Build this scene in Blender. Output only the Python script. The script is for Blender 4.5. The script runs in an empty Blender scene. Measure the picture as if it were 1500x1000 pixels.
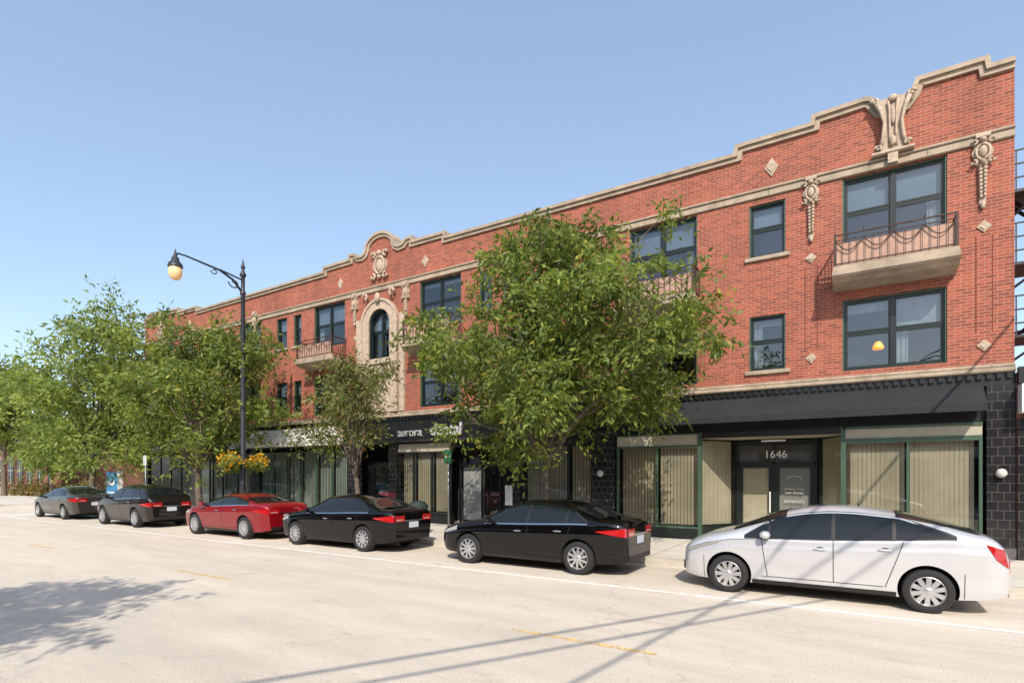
import bpy, math, random, bmesh
import numpy as np
from mathutils import Vector, Matrix
random.seed(7)
scene = bpy.context.scene
COL = scene.collection

# ------------------------------------------------------------ materials
MATS = {}
def nmat(name):
    m = bpy.data.materials.new(name); m.use_nodes = True
    nt = m.node_tree
    return m, nt, nt.nodes["Principled BSDF"]

def mat(name, col, rough=.6, metal=0., var=0., vs=4., coat=0., bump=0., bs=40., spec=None, emis=None, es=0.):
    if name in MATS: return MATS[name]
    m, nt, p = nmat(name)
    c = (*col, 1)
    p.inputs["Base Color"].default_value = c
    p.inputs["Roughness"].default_value = rough
    p.inputs["Metallic"].default_value = metal
    p.inputs["Coat Weight"].default_value = coat
    p.inputs["Coat Roughness"].default_value = .03
    if spec is not None: p.inputs["Specular IOR Level"].default_value = spec
    if emis:
        p.inputs["Emission Color"].default_value = (*emis, 1)
        p.inputs["Emission Strength"].default_value = es
    tc = nt.nodes.new("ShaderNodeTexCoord")
    if var > 0:
        n = nt.nodes.new("ShaderNodeTexNoise"); n.inputs["Scale"].default_value = vs
        n.inputs["Detail"].default_value = 8; n.inputs["Roughness"].default_value = .65
        nt.links.new(tc.outputs["Object"], n.inputs["Vector"])
        mr = nt.nodes.new("ShaderNodeMapRange")
        mr.inputs["From Min"].default_value = .3; mr.inputs["From Max"].default_value = .7
        mr.inputs["To Min"].default_value = 1 - var; mr.inputs["To Max"].default_value = 1 + var
        nt.links.new(n.outputs["Fac"], mr.inputs["Value"])
        mx = nt.nodes.new("ShaderNodeVectorMath"); mx.operation = 'SCALE'
        mx.inputs[0].default_value = col
        nt.links.new(mr.outputs["Result"], mx.inputs["Scale"])
        nt.links.new(mx.outputs["Vector"], p.inputs["Base Color"])
    if bump > 0:
        n2 = nt.nodes.new("ShaderNodeTexNoise"); n2.inputs["Scale"].default_value = bs
        n2.inputs["Detail"].default_value = 6
        nt.links.new(tc.outputs["Object"], n2.inputs["Vector"])
        b = nt.nodes.new("ShaderNodeBump"); b.inputs["Strength"].default_value = bump
        b.inputs["Distance"].default_value = .02
        nt.links.new(n2.outputs["Fac"], b.inputs["Height"])
        nt.links.new(b.outputs["Normal"], p.inputs["Normal"])
    MATS[name] = m
    return m

def brickmat(name, c1, c2, mortar, bw=.21, rh=.072, ms=.005, rough=.85, patch=.25, bump=.4):
    m, nt, p = nmat(name); N = nt.nodes; L = nt.links
    tc = N.new("ShaderNodeTexCoord"); sp = N.new("ShaderNodeSeparateXYZ"); cb = N.new("ShaderNodeCombineXYZ")
    L.new(tc.outputs["Object"], sp.inputs[0])
    ad = N.new("ShaderNodeMath"); ad.operation = 'ADD'
    L.new(sp.outputs["X"], ad.inputs[0]); L.new(sp.outputs["Y"], ad.inputs[1])
    L.new(ad.outputs[0], cb.inputs["X"]); L.new(sp.outputs["Z"], cb.inputs["Y"])
    b = N.new("ShaderNodeTexBrick")
    b.inputs["Scale"].default_value = 1; b.inputs["Brick Width"].default_value = bw
    b.inputs["Row Height"].default_value = rh; b.inputs["Mortar Size"].default_value = ms
    b.inputs["Mortar Smooth"].default_value = .2
    b.inputs["Color1"].default_value = (*c1, 1); b.inputs["Color2"].default_value = (*c2, 1)
    b.inputs["Mortar"].default_value = (*mortar, 1)
    L.new(cb.outputs[0], b.inputs["Vector"])
    def nz(s, d, lo, hi, zs=.5):
        n = N.new("ShaderNodeTexNoise"); n.inputs["Scale"].default_value = s; n.inputs["Detail"].default_value = d
        n.inputs["Roughness"].default_value = .7
        mp = N.new("ShaderNodeMapping"); mp.inputs["Scale"].default_value = (1, 1, zs)
        L.new(tc.outputs["Object"], mp.inputs[0]); L.new(mp.outputs[0], n.inputs["Vector"])
        mr = N.new("ShaderNodeMapRange"); mr.inputs["From Min"].default_value = .3; mr.inputs["From Max"].default_value = .7
        mr.inputs["To Min"].default_value = lo; mr.inputs["To Max"].default_value = hi
        L.new(n.outputs["Fac"], mr.inputs["Value"]); return mr.outputs[0]
    a1 = nz(.6, 9, 1-patch, 1+patch, .35); a2 = nz(9, 3, .90, 1.10, 1.5)
    mu = N.new("ShaderNodeMath"); mu.operation = 'MULTIPLY'; L.new(a1, mu.inputs[0]); L.new(a2, mu.inputs[1])
    sc = N.new("ShaderNodeVectorMath"); sc.operation = 'SCALE'
    L.new(b.outputs["Color"], sc.inputs[0]); L.new(mu.outputs[0], sc.inputs["Scale"])
    L.new(sc.outputs[0], p.inputs["Base Color"])
    p.inputs["Roughness"].default_value = rough
    bu = N.new("ShaderNodeBump"); bu.inputs["Strength"].default_value = bump; bu.inputs["Distance"].default_value = .008
    inv = N.new("ShaderNodeMath"); inv.operation = 'SUBTRACT'; inv.inputs[0].default_value = 1
    L.new(b.outputs["Fac"], inv.inputs[1]); L.new(inv.outputs[0], bu.inputs["Height"])
    L.new(bu.outputs[0], p.inputs["Normal"])
    return m

def glassmat(name, tint=(.55, .62, .62), fac=.22, bump=.15):
    m, nt, p = nmat(name); N = nt.nodes; L = nt.links
    N.remove(p); out = N["Material Output"]
    t = N.new("ShaderNodeBsdfTransparent"); t.inputs[0].default_value = (*tint, 1)
    g = N.new("ShaderNodeBsdfGlossy"); g.inputs["Roughness"].default_value = .015
    g.inputs["Color"].default_value = (.85, .9, .92, 1)
    lw = N.new("ShaderNodeLayerWeight"); lw.inputs["Blend"].default_value = .5
    pw = N.new("ShaderNodeMath"); pw.operation = 'POWER'; pw.inputs[1].default_value = 4
    L.new(lw.outputs["Facing"], pw.inputs[0])
    a = N.new("ShaderNodeMath"); a.operation = 'MULTIPLY_ADD'; a.inputs[1].default_value = .7; a.inputs[2].default_value = fac; a.use_clamp = True
    L.new(pw.outputs[0], a.inputs[0])
    mx = N.new("ShaderNodeMixShader"); L.new(a.outputs[0], mx.inputs[0])
    L.new(t.outputs[0], mx.inputs[1]); L.new(g.outputs[0], mx.inputs[2]); L.new(mx.outputs[0], out.inputs[0])
    n = N.new("ShaderNodeTexNoise"); n.inputs["Scale"].default_value = 1.6
    tc = N.new("ShaderNodeTexCoord"); L.new(tc.outputs["Object"], n.inputs["Vector"])
    bu = N.new("ShaderNodeBump"); bu.inputs["Strength"].default_value = bump; bu.inputs["Distance"].default_value = .02
    L.new(n.outputs["Fac"], bu.inputs["Height"]); L.new(bu.outputs[0], g.inputs["Normal"])
    return m

def leafmat(name, c1, c2, c3=None, transl=.35):
    m, nt, p = nmat(name); N = nt.nodes; L = nt.links
    out = N["Material Output"]
    ge = N.new("ShaderNodeNewGeometry"); cr = N.new("ShaderNodeValToRGB")
    L.new(ge.outputs["Random Per Island"], cr.inputs[0])
    cr.color_ramp.elements[0].color = (*c1, 1); cr.color_ramp.elements[1].color = (*c2, 1)
    cr.color_ramp.elements[1].position = .9
    if c3:
        e = cr.color_ramp.elements.new(.97); e.color = (*c3, 1)
    tc = N.new("ShaderNodeTexCoord"); n = N.new("ShaderNodeTexNoise"); n.inputs["Scale"].default_value = .8
    L.new(tc.outputs["Object"], n.inputs["Vector"])
    mr = N.new("ShaderNodeMapRange"); mr.inputs["From Min"].default_value = .35; mr.inputs["From Max"].default_value = .65
    mr.inputs["To Min"].default_value = .7; mr.inputs["To Max"].default_value = 1.3
    L.new(n.outputs["Fac"], mr.inputs[0])
    sc = N.new("ShaderNodeVectorMath"); sc.operation = 'SCALE'
    L.new(cr.outputs[0], sc.inputs[0]); L.new(mr.outputs[0], sc.inputs["Scale"])
    L.new(sc.outputs[0], p.inputs["Base Color"]); p.inputs["Roughness"].default_value = .5
    p.inputs["Specular IOR Level"].default_value = .3
    tr = N.new("ShaderNodeBsdfTranslucent")
    s2 = N.new("ShaderNodeVectorMath"); s2.operation = 'MULTIPLY'; s2.inputs[1].default_value = (1.6, 1.55, .5)
    L.new(sc.outputs[0], s2.inputs[0]); L.new(s2.outputs[0], tr.inputs[0])
    mx = N.new("ShaderNodeMixShader"); mx.inputs[0].default_value = transl
    L.new(p.outputs[0], mx.inputs[1]); L.new(tr.outputs[0], mx.inputs[2]); L.new(mx.outputs[0], out.inputs[0])
    return m

# ------------------------------------------------------------ mesh builder
class MB:
    def __init__(s): s.v = []; s.f = []; s.m = []; s.sm = []; s.mats = []
    def mi(s, m):
        if m not in s.mats: s.mats.append(m)
        return s.mats.index(m)
    def add(s, vs, fs, m, smooth=False):
        o = len(s.v); s.v.extend([tuple(v) for v in vs]); i = s.mi(m)
        for f in fs: s.f.append(tuple(o + k for k in f)); s.m.append(i); s.sm.append(smooth)
    def box(s, x0, x1, y0, y1, z0, z1, m):
        v = [(x0,y0,z0),(x1,y0,z0),(x1,y1,z0),(x0,y1,z0),(x0,y0,z1),(x1,y0,z1),(x1,y1,z1),(x0,y1,z1)]
        s.add(v, [(0,3,2,1),(4,5,6,7),(0,1,5,4),(1,2,6,5),(2,3,7,6),(3,0,4,7)], m)
    def bbox(s, x0, x1, y0, y1, z0, z1, m, b=.02):
        prof = [(y1,z0),(y0+b,z0),(y0,z0+b),(y0,z1-b),(y0+b,z1),(y1,z1)]
        vs = [(x0,p[0],p[1]) for p in prof] + [(x1,p[0],p[1]) for p in prof]
        n = 6; fs = [(i,i+n,(i+1)%n+n,(i+1)%n) for i in range(n)] + [tuple(range(n)), tuple(range(2*n-1,n-1,-1))]
        s.add(vs, fs, m)
    def quad(s, a, b, c, d, m): s.add([a,b,c,d], [(0,1,2,3)], m)
    def prism(s, pts, y0, y1, m):
        n = len(pts)
        vs = [(x,y0,z) for x,z in pts] + [(x,y1,z) for x,z in pts]
        fs = [tuple(range(n)), tuple(range(2*n-1,n-1,-1))] + [((i+1)%n,i,i+n,(i+1)%n+n) for i in range(n)]
        s.add(vs, fs, m)
    def prismx(s, pts, x0, x1, m):
        n = len(pts)
        vs = [(x0,y,z) for y,z in pts] + [(x1,y,z) for y,z in pts]
        fs = [tuple(range(n)), tuple(range(2*n-1,n-1,-1))] + [((i+1)%n,i,i+n,(i+1)%n+n) for i in range(n)]
        s.add(vs, fs, m)
    def tube(s, pts, rad, m, n=8, cap=True, closed=False):
        pts = [Vector(p) for p in pts]; k = len(pts)
        if not hasattr(rad, '__len__'): rad = [rad]*k
        vs = []; up = None
        for i, p in enumerate(pts):
            if closed: d = pts[(i+1)%k] - pts[i-1]
            else: d = pts[min(i+1,k-1)] - pts[max(i-1,0)]
            d.normalize()
            if up is None:
                up = Vector((0,0,1)) if abs(d.z) < .9 else Vector((1,0,0))
            a = d.cross(up)
            if a.length < 1e-4: a = d.cross(Vector((0,1,0)))
            a.normalize(); b = d.cross(a); b.normalize()
            for j in range(n):
                t = 2*math.pi*j/n
                vs.append(p + (a*math.cos(t) + b*math.sin(t))*rad[i])
        fs = []
        for i in range(k if closed else k-1):
            i2 = (i+1)%k
            for j in range(n):
                fs.append((i*n+j, i*n+(j+1)%n, i2*n+(j+1)%n, i2*n+j))
        if cap and not closed: fs += [tuple(range(n-1,-1,-1)), tuple((k-1)*n+j for j in range(n))]
        s.add(vs, fs, m, True)
    def ell(s, c, r, m, n=12, k=8):
        vs = []; fs = []
        for i in range(k+1):
            ph = math.pi*i/k
            for j in range(n):
                t = 2*math.pi*j/n
                vs.append((c[0]+r[0]*math.sin(ph)*math.cos(t), c[1]+r[1]*math.sin(ph)*math.sin(t), c[2]+r[2]*math.cos(ph)))
        for i in range(k):
            for j in range(n): fs.append((i*n+j,(i+1)*n+j,(i+1)*n+(j+1)%n,i*n+(j+1)%n))
        s.add(vs, fs, m, True)
    def lathe(s, c, prof, m, axis='z', n=24, smooth=True):
        vs = []
        for r,h in prof:
            for j in range(n):
                t = 2*math.pi*j/n
                if axis == 'z': vs.append((c[0]+r*math.cos(t), c[1]+r*math.sin(t), c[2]+h))
                else: vs.append((c[0]+r*math.cos(t), c[1]+h, c[2]+r*math.sin(t)))
        fs = []
        for i in range(len(prof)-1):
            for j in range(n): fs.append((i*n+j,i*n+(j+1)%n,(i+1)*n+(j+1)%n,(i+1)*n+j))
        s.add(vs, fs, m, smooth)
    def build(s, name, parent=None, loc=None, angle=None):
        me = bpy.data.meshes.new(name); me.from_pydata(s.v, [], s.f)
        for m in s.mats: me.materials.append(m)
        me.polygons.foreach_set("material_index", s.m)
        me.polygons.foreach_set("use_smooth", s.sm)
        me.update()
        if angle: me.set_sharp_from_angle(angle=math.radians(angle))
        ob = bpy.data.objects.new(name, me); COL.objects.link(ob)
        if parent: ob.parent = parent
        if loc: ob.location = loc
        return ob
def empty(name, loc=(0,0,0)):
    e = bpy.data.objects.new(name, None); COL.objects.link(e); e.location = loc; e.empty_display_size = .5
    return e

# ------------------------------------------------------------ palette
BRICK = brickmat("red_brick", (.345,.086,.047), (.195,.050,.031), (.36,.20,.14), ms=.007, patch=.20)
BRICK2 = brickmat("old_brick", (.28,.10,.06), (.20,.07,.045), (.27,.19,.14))
TILE = brickmat("black_tile", (.012,.012,.014), (.02,.019,.02), (.10,.09,.08), bw=.2, rh=.2, ms=.006, rough=.18, patch=.3, bump=.5)
STONE = mat("limestone", (.34,.27,.20), .8, var=.32, vs=2.2, bump=.35, bs=18)
STONE2 = mat("pale_terracotta", (.41,.32,.24), .75, var=.28, vs=7, bump=.3, bs=25)
PINK = mat("faded_pink_panel", (.42,.26,.20), .85, var=.15, vs=5, bump=.2)
FRAME = mat("dark_green_paint", (.006,.012,.010), .35, var=.2)
FRAMEG = mat("green_trim_paint", (.045,.085,.055), .4, var=.2)
IRON = mat("wrought_iron", (.04,.018,.013), .6, var=.3)
BLACK = mat("black_paint", (.008,.008,.009), .4, var=.3)
FABRIC = mat("awning_fabric_black", (.013,.013,.015), .8, var=.3, vs=2, bump=.2, bs=6)
CREAM = mat("awning_fabric_cream", (.66,.64,.57), .8, var=.12, vs=2)
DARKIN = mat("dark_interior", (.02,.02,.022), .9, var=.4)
GLASS = glassmat("window_glass", (.60,.66,.68), .13, .25)
SHOPG = glassmat("shop_glass", (.90,.90,.86), .08, .08)
WHITE = mat("white_paint", (.75,.75,.72), .5, var=.06)

def blindmat(name, col, vertical=True, pitch=.1, con=.85):
    m, nt, p = nmat(name); N = nt.nodes; L = nt.links
    tc = N.new("ShaderNodeTexCoord"); w = N.new("ShaderNodeTexWave")
    w.bands_direction = 'X' if vertical else 'Z'
    w.inputs["Scale"].default_value = .314/pitch
    L.new(tc.outputs["Object"], w.inputs["Vector"])
    cr = N.new("ShaderNodeValToRGB")
    cr.color_ramp.elements[0].color = (*[c*con for c in col], 1); cr.color_ramp.elements[1].color = (*col, 1)
    cr.color_ramp.elements[1].position = .35
    n = N.new("ShaderNodeTexNoise"); n.inputs["Scale"].default_value = 1.2; L.new(tc.outputs["Object"], n.inputs["Vector"])
    mr = N.new("ShaderNodeMapRange"); mr.inputs["To Min"].default_value = .6; mr.inputs["To Max"].default_value = 1.4
    L.new(n.outputs["Fac"], mr.inputs[0])
    sc = N.new("ShaderNodeVectorMath"); sc.operation = 'SCALE'
    L.new(w.outputs["Fac"], cr.inputs[0]); L.new(cr.outputs[0], sc.inputs[0]); L.new(mr.outputs[0], sc.inputs["Scale"])
    L.new(sc.outputs[0], p.inputs["Base Color"])
    p.inputs["Roughness"].default_value = .8
    return m
BLINDV = blindmat("vertical_blind", (.37,.335,.25), True, .085, .82)
BLINDH = blindmat("horizontal_blind", (.20,.24,.30), False, .06)
BLINDG = blindmat("greenish_blind", (.24,.30,.27), True, .2, .7)
CURT = mat("curtain_white", (.32,.33,.35), .9, var=.25, vs=3)

# ------------------------------------------------------------ ground, road
def roadmat():
    m, nt, p = nmat("worn_concrete_road"); N = nt.nodes; L = nt.links
    tc = N.new("ShaderNodeTexCoord")
    def noise(s, d, sx=1, sy=1):
        mp = N.new("ShaderNodeMapping"); mp.inputs["Scale"].default_value = (sx, sy, 1)
        L.new(tc.outputs["Object"], mp.inputs[0])
        n = N.new("ShaderNodeTexNoise"); n.inputs["Scale"].default_value = s; n.inputs["Detail"].default_value = d
        n.inputs["Roughness"].default_value = .65
        L.new(mp.outputs[0], n.inputs["Vector"]); return n.outputs["Fac"]
    def mr(i, a, b, c, d):
        q = N.new("ShaderNodeMapRange"); q.inputs["From Min"].default_value = a; q.inputs["From Max"].default_value = b
        q.inputs["To Min"].default_value = c; q.inputs["To Max"].default_value = d; L.new(i, q.inputs[0]); return q.outputs[0]
    def mul(a, b):
        q = N.new("ShaderNodeMath"); q.operation = 'MULTIPLY'; L.new(a, q.inputs[0]); L.new(b, q.inputs[1]); return q.outputs[0]
    f = mul(mr(noise(.5, 6, .12, 1), .3, .7, .86, 1.10), mr(noise(60, 6), .3, .7, .72, 1.22))
    f = mul(f, mr(noise(2.2, 9, .3, 1), .3, .7, .90, 1.08))
    v = N.new("ShaderNodeTexVoronoi"); v.feature = 'DISTANCE_TO_EDGE'; v.inputs["Scale"].default_value = .2
    nn = N.new("ShaderNodeTexNoise"); nn.inputs["Scale"].default_value = 1.5; nn.inputs["Detail"].default_value = 6
    L.new(tc.outputs["Object"], nn.inputs["Vector"])
    mx = N.new("ShaderNodeVectorMath"); mx.operation = 'MULTIPLY_ADD'; mx.inputs[1].default_value = (1.2, 1.2, 0)
    L.new(nn.outputs["Color"], mx.inputs[0]); L.new(tc.outputs["Object"], mx.inputs[2])
    L.new(mx.outputs[0], v.inputs["Vector"])
    f = mul(f, mr(v.outputs["Distance"], 0, .006, .86, 1))
    f = mul(f, mr(noise(3.0, 4, .4, 1), .60, .72, 1, .84))
    f = mul(f, mr(noise(16, 2), .64, .70, 1, .70))
    # dark drip line along the middle of each lane
    sp = N.new("ShaderNodeSeparateXYZ"); L.new(tc.outputs["Object"], sp.inputs[0])
    for yc in (3.1, 7.6):
        s1 = N.new("ShaderNodeMath"); s1.operation = 'SUBTRACT'; s1.inputs[1].default_value = yc; L.new(sp.outputs["Y"], s1.inputs[0])
        s2 = N.new("ShaderNodeMath"); s2.operation = 'ABSOLUTE'; L.new(s1.outputs[0], s2.inputs[0])
        f = mul(f, mr(s2.outputs[0], .1, .7, .93, 1))
    sc = N.new("ShaderNodeVectorMath"); sc.operation = 'SCALE'; sc.inputs[0].default_value = (.64,.56,.465)
    L.new(f, sc.inputs["Scale"]); L.new(sc.outputs[0], p.inputs["Base Color"])
    p.inputs["Roughness"].default_value = .85
    bu = N.new("ShaderNodeBump"); bu.inputs["Strength"].default_value = .7; bu.inputs["Distance"].default_value = .012
    L.new(noise(70, 4), bu.inputs["Height"]); L.new(bu.outputs[0], p.inputs["Normal"])
    return m
ROAD = roadmat()
SIDE = mat("sidewalk_concrete", (.58,.53,.46), .85, var=.14, vs=1.5, bump=.2, bs=60)
KERB = mat("kerb_concrete", (.46,.42,.36), .85, var=.2, vs=3)
g = MB(); g.quad((-400,-200,-.012),(200,-200,-.012),(200,400,-.012),(-400,400,-.012), mat("ground_earth", (.16,.17,.09), .9, var=.3, vs=.3))
g.build("ground")
g = MB(); g.quad((-300,-.3,0),(60,-.3,0),(60,12,0),(-300,12,0), ROAD)
g.quad((-44.5,12,0.0),(-38.5,12,0.0),(-38.5,80,0.0),(-44.5,80,0.0), ROAD)
g.build("road")
def pavement(name, x0, x1, y0, y1, kerb_y):
    b = MB(); JO = mat("pavement_joint", (.2,.18,.15), .9)
    if kerb_y == y0: b.box(x0,x1,y0,y0+.16,-.05,.15,KERB); a0, a1 = y0+.165, y1
    else: b.box(x0,x1,y1-.16,y1,-.05,.15,KERB); a0, a1 = y0, y1-.165
    b.box(x0,x1,a0,a1,-.05,.146,SIDE)
    x = x0
    while x < x1:
        b.quad((x,a0,.150),(x+.014,a0,.150),(x+.014,a1,.150),(x,a1,.150),JO); x += 1.5
    return b.build(name)
pavement("pavement", -38.5, 40, 12, 17.6, 12)
pavement("pavement", -120, -44.5, 12, 18, 12)
pavement("pavement", -120, 40, -7.9, -.3, -.3)
def wornpaint(name, col, thr):
    m = mat(name, col, .8, var=.15, vs=12); nt = m.node_tree; N = nt.nodes; L = nt.links
    p = N["Principled BSDF"]; out = N["Material Output"]
    tc = N.new("ShaderNodeTexCoord"); n = N.new("ShaderNodeTexNoise"); n.inputs["Scale"].default_value = 7; n.inputs["Detail"].default_value = 8
    n.inputs["Roughness"].default_value = .75
    L.new(tc.outputs["Object"], n.inputs[0]); mr = N.new("ShaderNodeMapRange")
    mr.inputs["From Min"].default_value = thr-.04; mr.inputs["From Max"].default_value = thr+.08
    L.new(n.outputs["Fac"], mr.inputs[0]); tr = N.new("ShaderNodeBsdfTransparent"); mx = N.new("ShaderNodeMixShader")
    L.new(mr.outputs[0], mx.inputs[0]); L.new(tr.outputs[0], mx.inputs[1]); L.new(p.outputs[0], mx.inputs[2]); L.new(mx.outputs[0], out.inputs[0])
    return m
YEL = wornpaint("worn_yellow_paint", (.72,.50,.20), .46)
WPT = wornpaint("worn_white_paint", (.85,.84,.80), .38)
b = MB()
x = -61.2
while x < 10:
    b.quad((x,6.0,.004),(x+1.9,6.0,.004),(x+1.9,6.09,.004),(x,6.09,.004),YEL); x += 8.2
b.quad((-90,9.28,.004),(30,9.28,.004),(30,9.37,.004),(-90,9.37,.004),WPT)
for xx in (-36,-35.2,-34.4):
    b.quad((xx,9.5,.004),(xx+.35,9.5,.004),(xx+.35,11.8,.004),(xx,11.8,.004),WPT)
b.build("road_markings")

# ------------------------------------------------------------ BUILDING
XL, XR, YF = -35.4, 2.87, 16.0
BLD = empty("brick_commercial_building")
def mir(x): return -32.5 - x
wide = [(-.35,1.71),(-5.85,-3.87),(-14.18,-12.22),(-20.32,-18.35),(-25.97,-24.2),(-29.3,-27.5),(-34.2,-32.2)]
small = [(-2.5,-1.62),(-8.6,-7.8),(-10.4,-9.65),(-11.4,-10.85),(-21.73,-21.2),(-22.98,-22.22),(-31.1,-30.2)]
ops = []
for a,c in wide: ops += [(a,c,7.5,9.30,'w'),(a,c,4.55,6.30,'w')]
for a,c in small: ops += [(a,c,7.78,9.18,'s'),(a,c,4.75,6.2,'s')]
AX0, AX1 = -16.95, -15.55
ops.append((AX0,AX1,6.6,8.75,'a'))
def wall(name, x0, x1, z0, z1, ops, mt, y=YF, d=.16):
    xs = sorted(set([x0,x1]+[o[0] for o in ops]+[o[1] for o in ops]))
    zs = sorted(set([z0,z1]+[o[2] for o in ops]+[o[3] for o in ops]))
    b = MB()
    for i in range(len(xs)-1):
        for j in range(len(zs)-1):
            cx, cz = (xs[i]+xs[i+1])/2, (zs[j]+zs[j+1])/2
            if any(o[0]<cx<o[1] and o[2]<cz<o[3] for o in ops): continue
            b.quad((xs[i],y,zs[j]),(xs[i+1],y,zs[j]),(xs[i+1],y,zs[j+1]),(xs[i],y,zs[j+1]),mt)
    for o in ops:
        a,c,e,f = o[:4]; Y = y+d
        b.quad((a,y,e),(a,Y,e),(a,Y,f),(a,y,f),mt); b.quad((c,Y,e),(c,y,e),(c,y,f),(c,Y,f),mt)
        b.quad((a,y,f),(a,Y,f),(c,Y,f),(c,y,f),mt); b.quad((a,y,e),(c,y,e),(c,Y,e),(a,Y,e),mt)
    return b.build(name, BLD)
wall("front_wall", XL, XR, 4.2, 10.0, ops, BRICK)
cx = -16.25
R = []
for k in range(0, 9):
    t = math.pi/2 - k*math.pi/2/8
    R.append((cx + .80*math.cos(t), 11.12 + .55*math.sin(t)))
R += [(cx+.86,11.0),(cx+1.0,10.93),(cx+1.25,10.95),(cx+1.42,11.10),(cx+1.75,11.12),(cx+1.76,10.93),(-12.9,10.92),(-12.88,10.72),
      (-2.86,10.66),(-2.84,10.86),(-2.62,10.88),(-1.02,10.88),(-1.0,11.06),(.12,11.1),(.26,11.06),(.36,10.9),(.46,10.74),(.68,10.68),
      (.90,10.74),(1.02,10.9),(1.1,11.1),(1.14,11.2),(2.42,11.2),(2.45,11.0),(XR,11.0)]
prof = [(mir(x),z) for x,z in reversed(R[1:])] + R
prof[0] = (XL,11.0)
def offset(pl, d):
    out = []
    for i,p in enumerate(pl):
        a = pl[max(i-1,0)]; c = pl[min(i+1,len(pl)-1)]
        def nrm(p,q):
            dx,dz = q[0]-p[0], q[1]-p[1]; l = math.hypot(dx,dz) or 1
            return (-dz/l, dx/l)
        n1 = nrm(a,p) if i>0 else nrm(p,c); n2 = nrm(p,c) if i<len(pl)-1 else n1
        nx,nz = n1[0]+n2[0], n1[1]+n2[1]; l = math.hypot(nx,nz) or 1; nx/=l; nz/=l
        dt = max(nx*n1[0]+nz*n1[1], .6)
        out.append((p[0]+nx*d/dt, p[1]+nz*d/dt))
    return out
b = MB()
inn = offset(prof, -.06)
b.prism([(XL,10.0)] + [(XR,10.0)] + [(min(max(x,XL),XR),z) for x,z in reversed(inn)], YF, YF+.32, BRICK)
b.build("parapet_wall", BLD)
def coping(b, pl, th, y0, y1, m):
    o = pl; i_ = offset(pl, -th); n = len(pl)
    vs = [(x,y0,z) for x,z in o] + [(x,y0,z) for x,z in i_] + [(x,y1,z) for x,z in o] + [(x,y1,z) for x,z in i_]
    fs = []
    for k in range(n-1):
        fs += [(n+k,n+k+1,k+1,k),(k,k+1,2*n+k+1,2*n+k),(3*n+k,3*n+k+1,n+k+1,n+k),(2*n+k,2*n+k+1,3*n+k+1,3*n+k)]
    fs += [(0,2*n,3*n,n),(n-1,2*n-1,4*n-1,3*n-1)]
    b.add(vs, fs, m)
b = MB()
coping(b, offset(prof, .02), .10, YF-.13, YF+.40, STONE)
coping(b, offset(prof, -.082), .11, YF-.07, YF+.33, STONE)
b.build("parapet_coping", BLD)
b = MB()
b.bbox(XL,XR,YF-.06,YF+.05,9.33,9.50,STONE,.02); b.bbox(XL,XR,YF-.10,YF+.05,9.503,9.57,STONE,.02)
b.bbox(XL,XR,YF-.14,YF+.02,4.22,4.33,STONE,.03); b.bbox(XL,XR,YF-.08,YF+.02,4.335,4.42,STONE,.02)
for a,c,e,f,k in ops:
    if k == 's':
        b.bbox(a-.1,c+.1,YF-.07,YF+.14,e-.11,e-.002,STONE,.015)
SJ = mat("stone_joint",(.14,.11,.085),.9)
x = XL+.9
while x < XR-.2:
    b.box(x,x+.012,YF-.063,YF-.055,9.35,9.48,SJ); b.box(x,x+.012,YF-.083,YF-.075,4.355,4.40,SJ); x += 1.12
b.build("stone_bands", BLD)
b = MB()
b.box(XL,XR,YF-.05,YF+.3,3.95,4.217,BLACK)
x = XL+.05
while x < XR-.1:
    b.box(x,x+.09,YF-.11,YF-.052,4.09,4.20,BLACK); x += .17
b.build("dentil_cornice", BLD)
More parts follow.
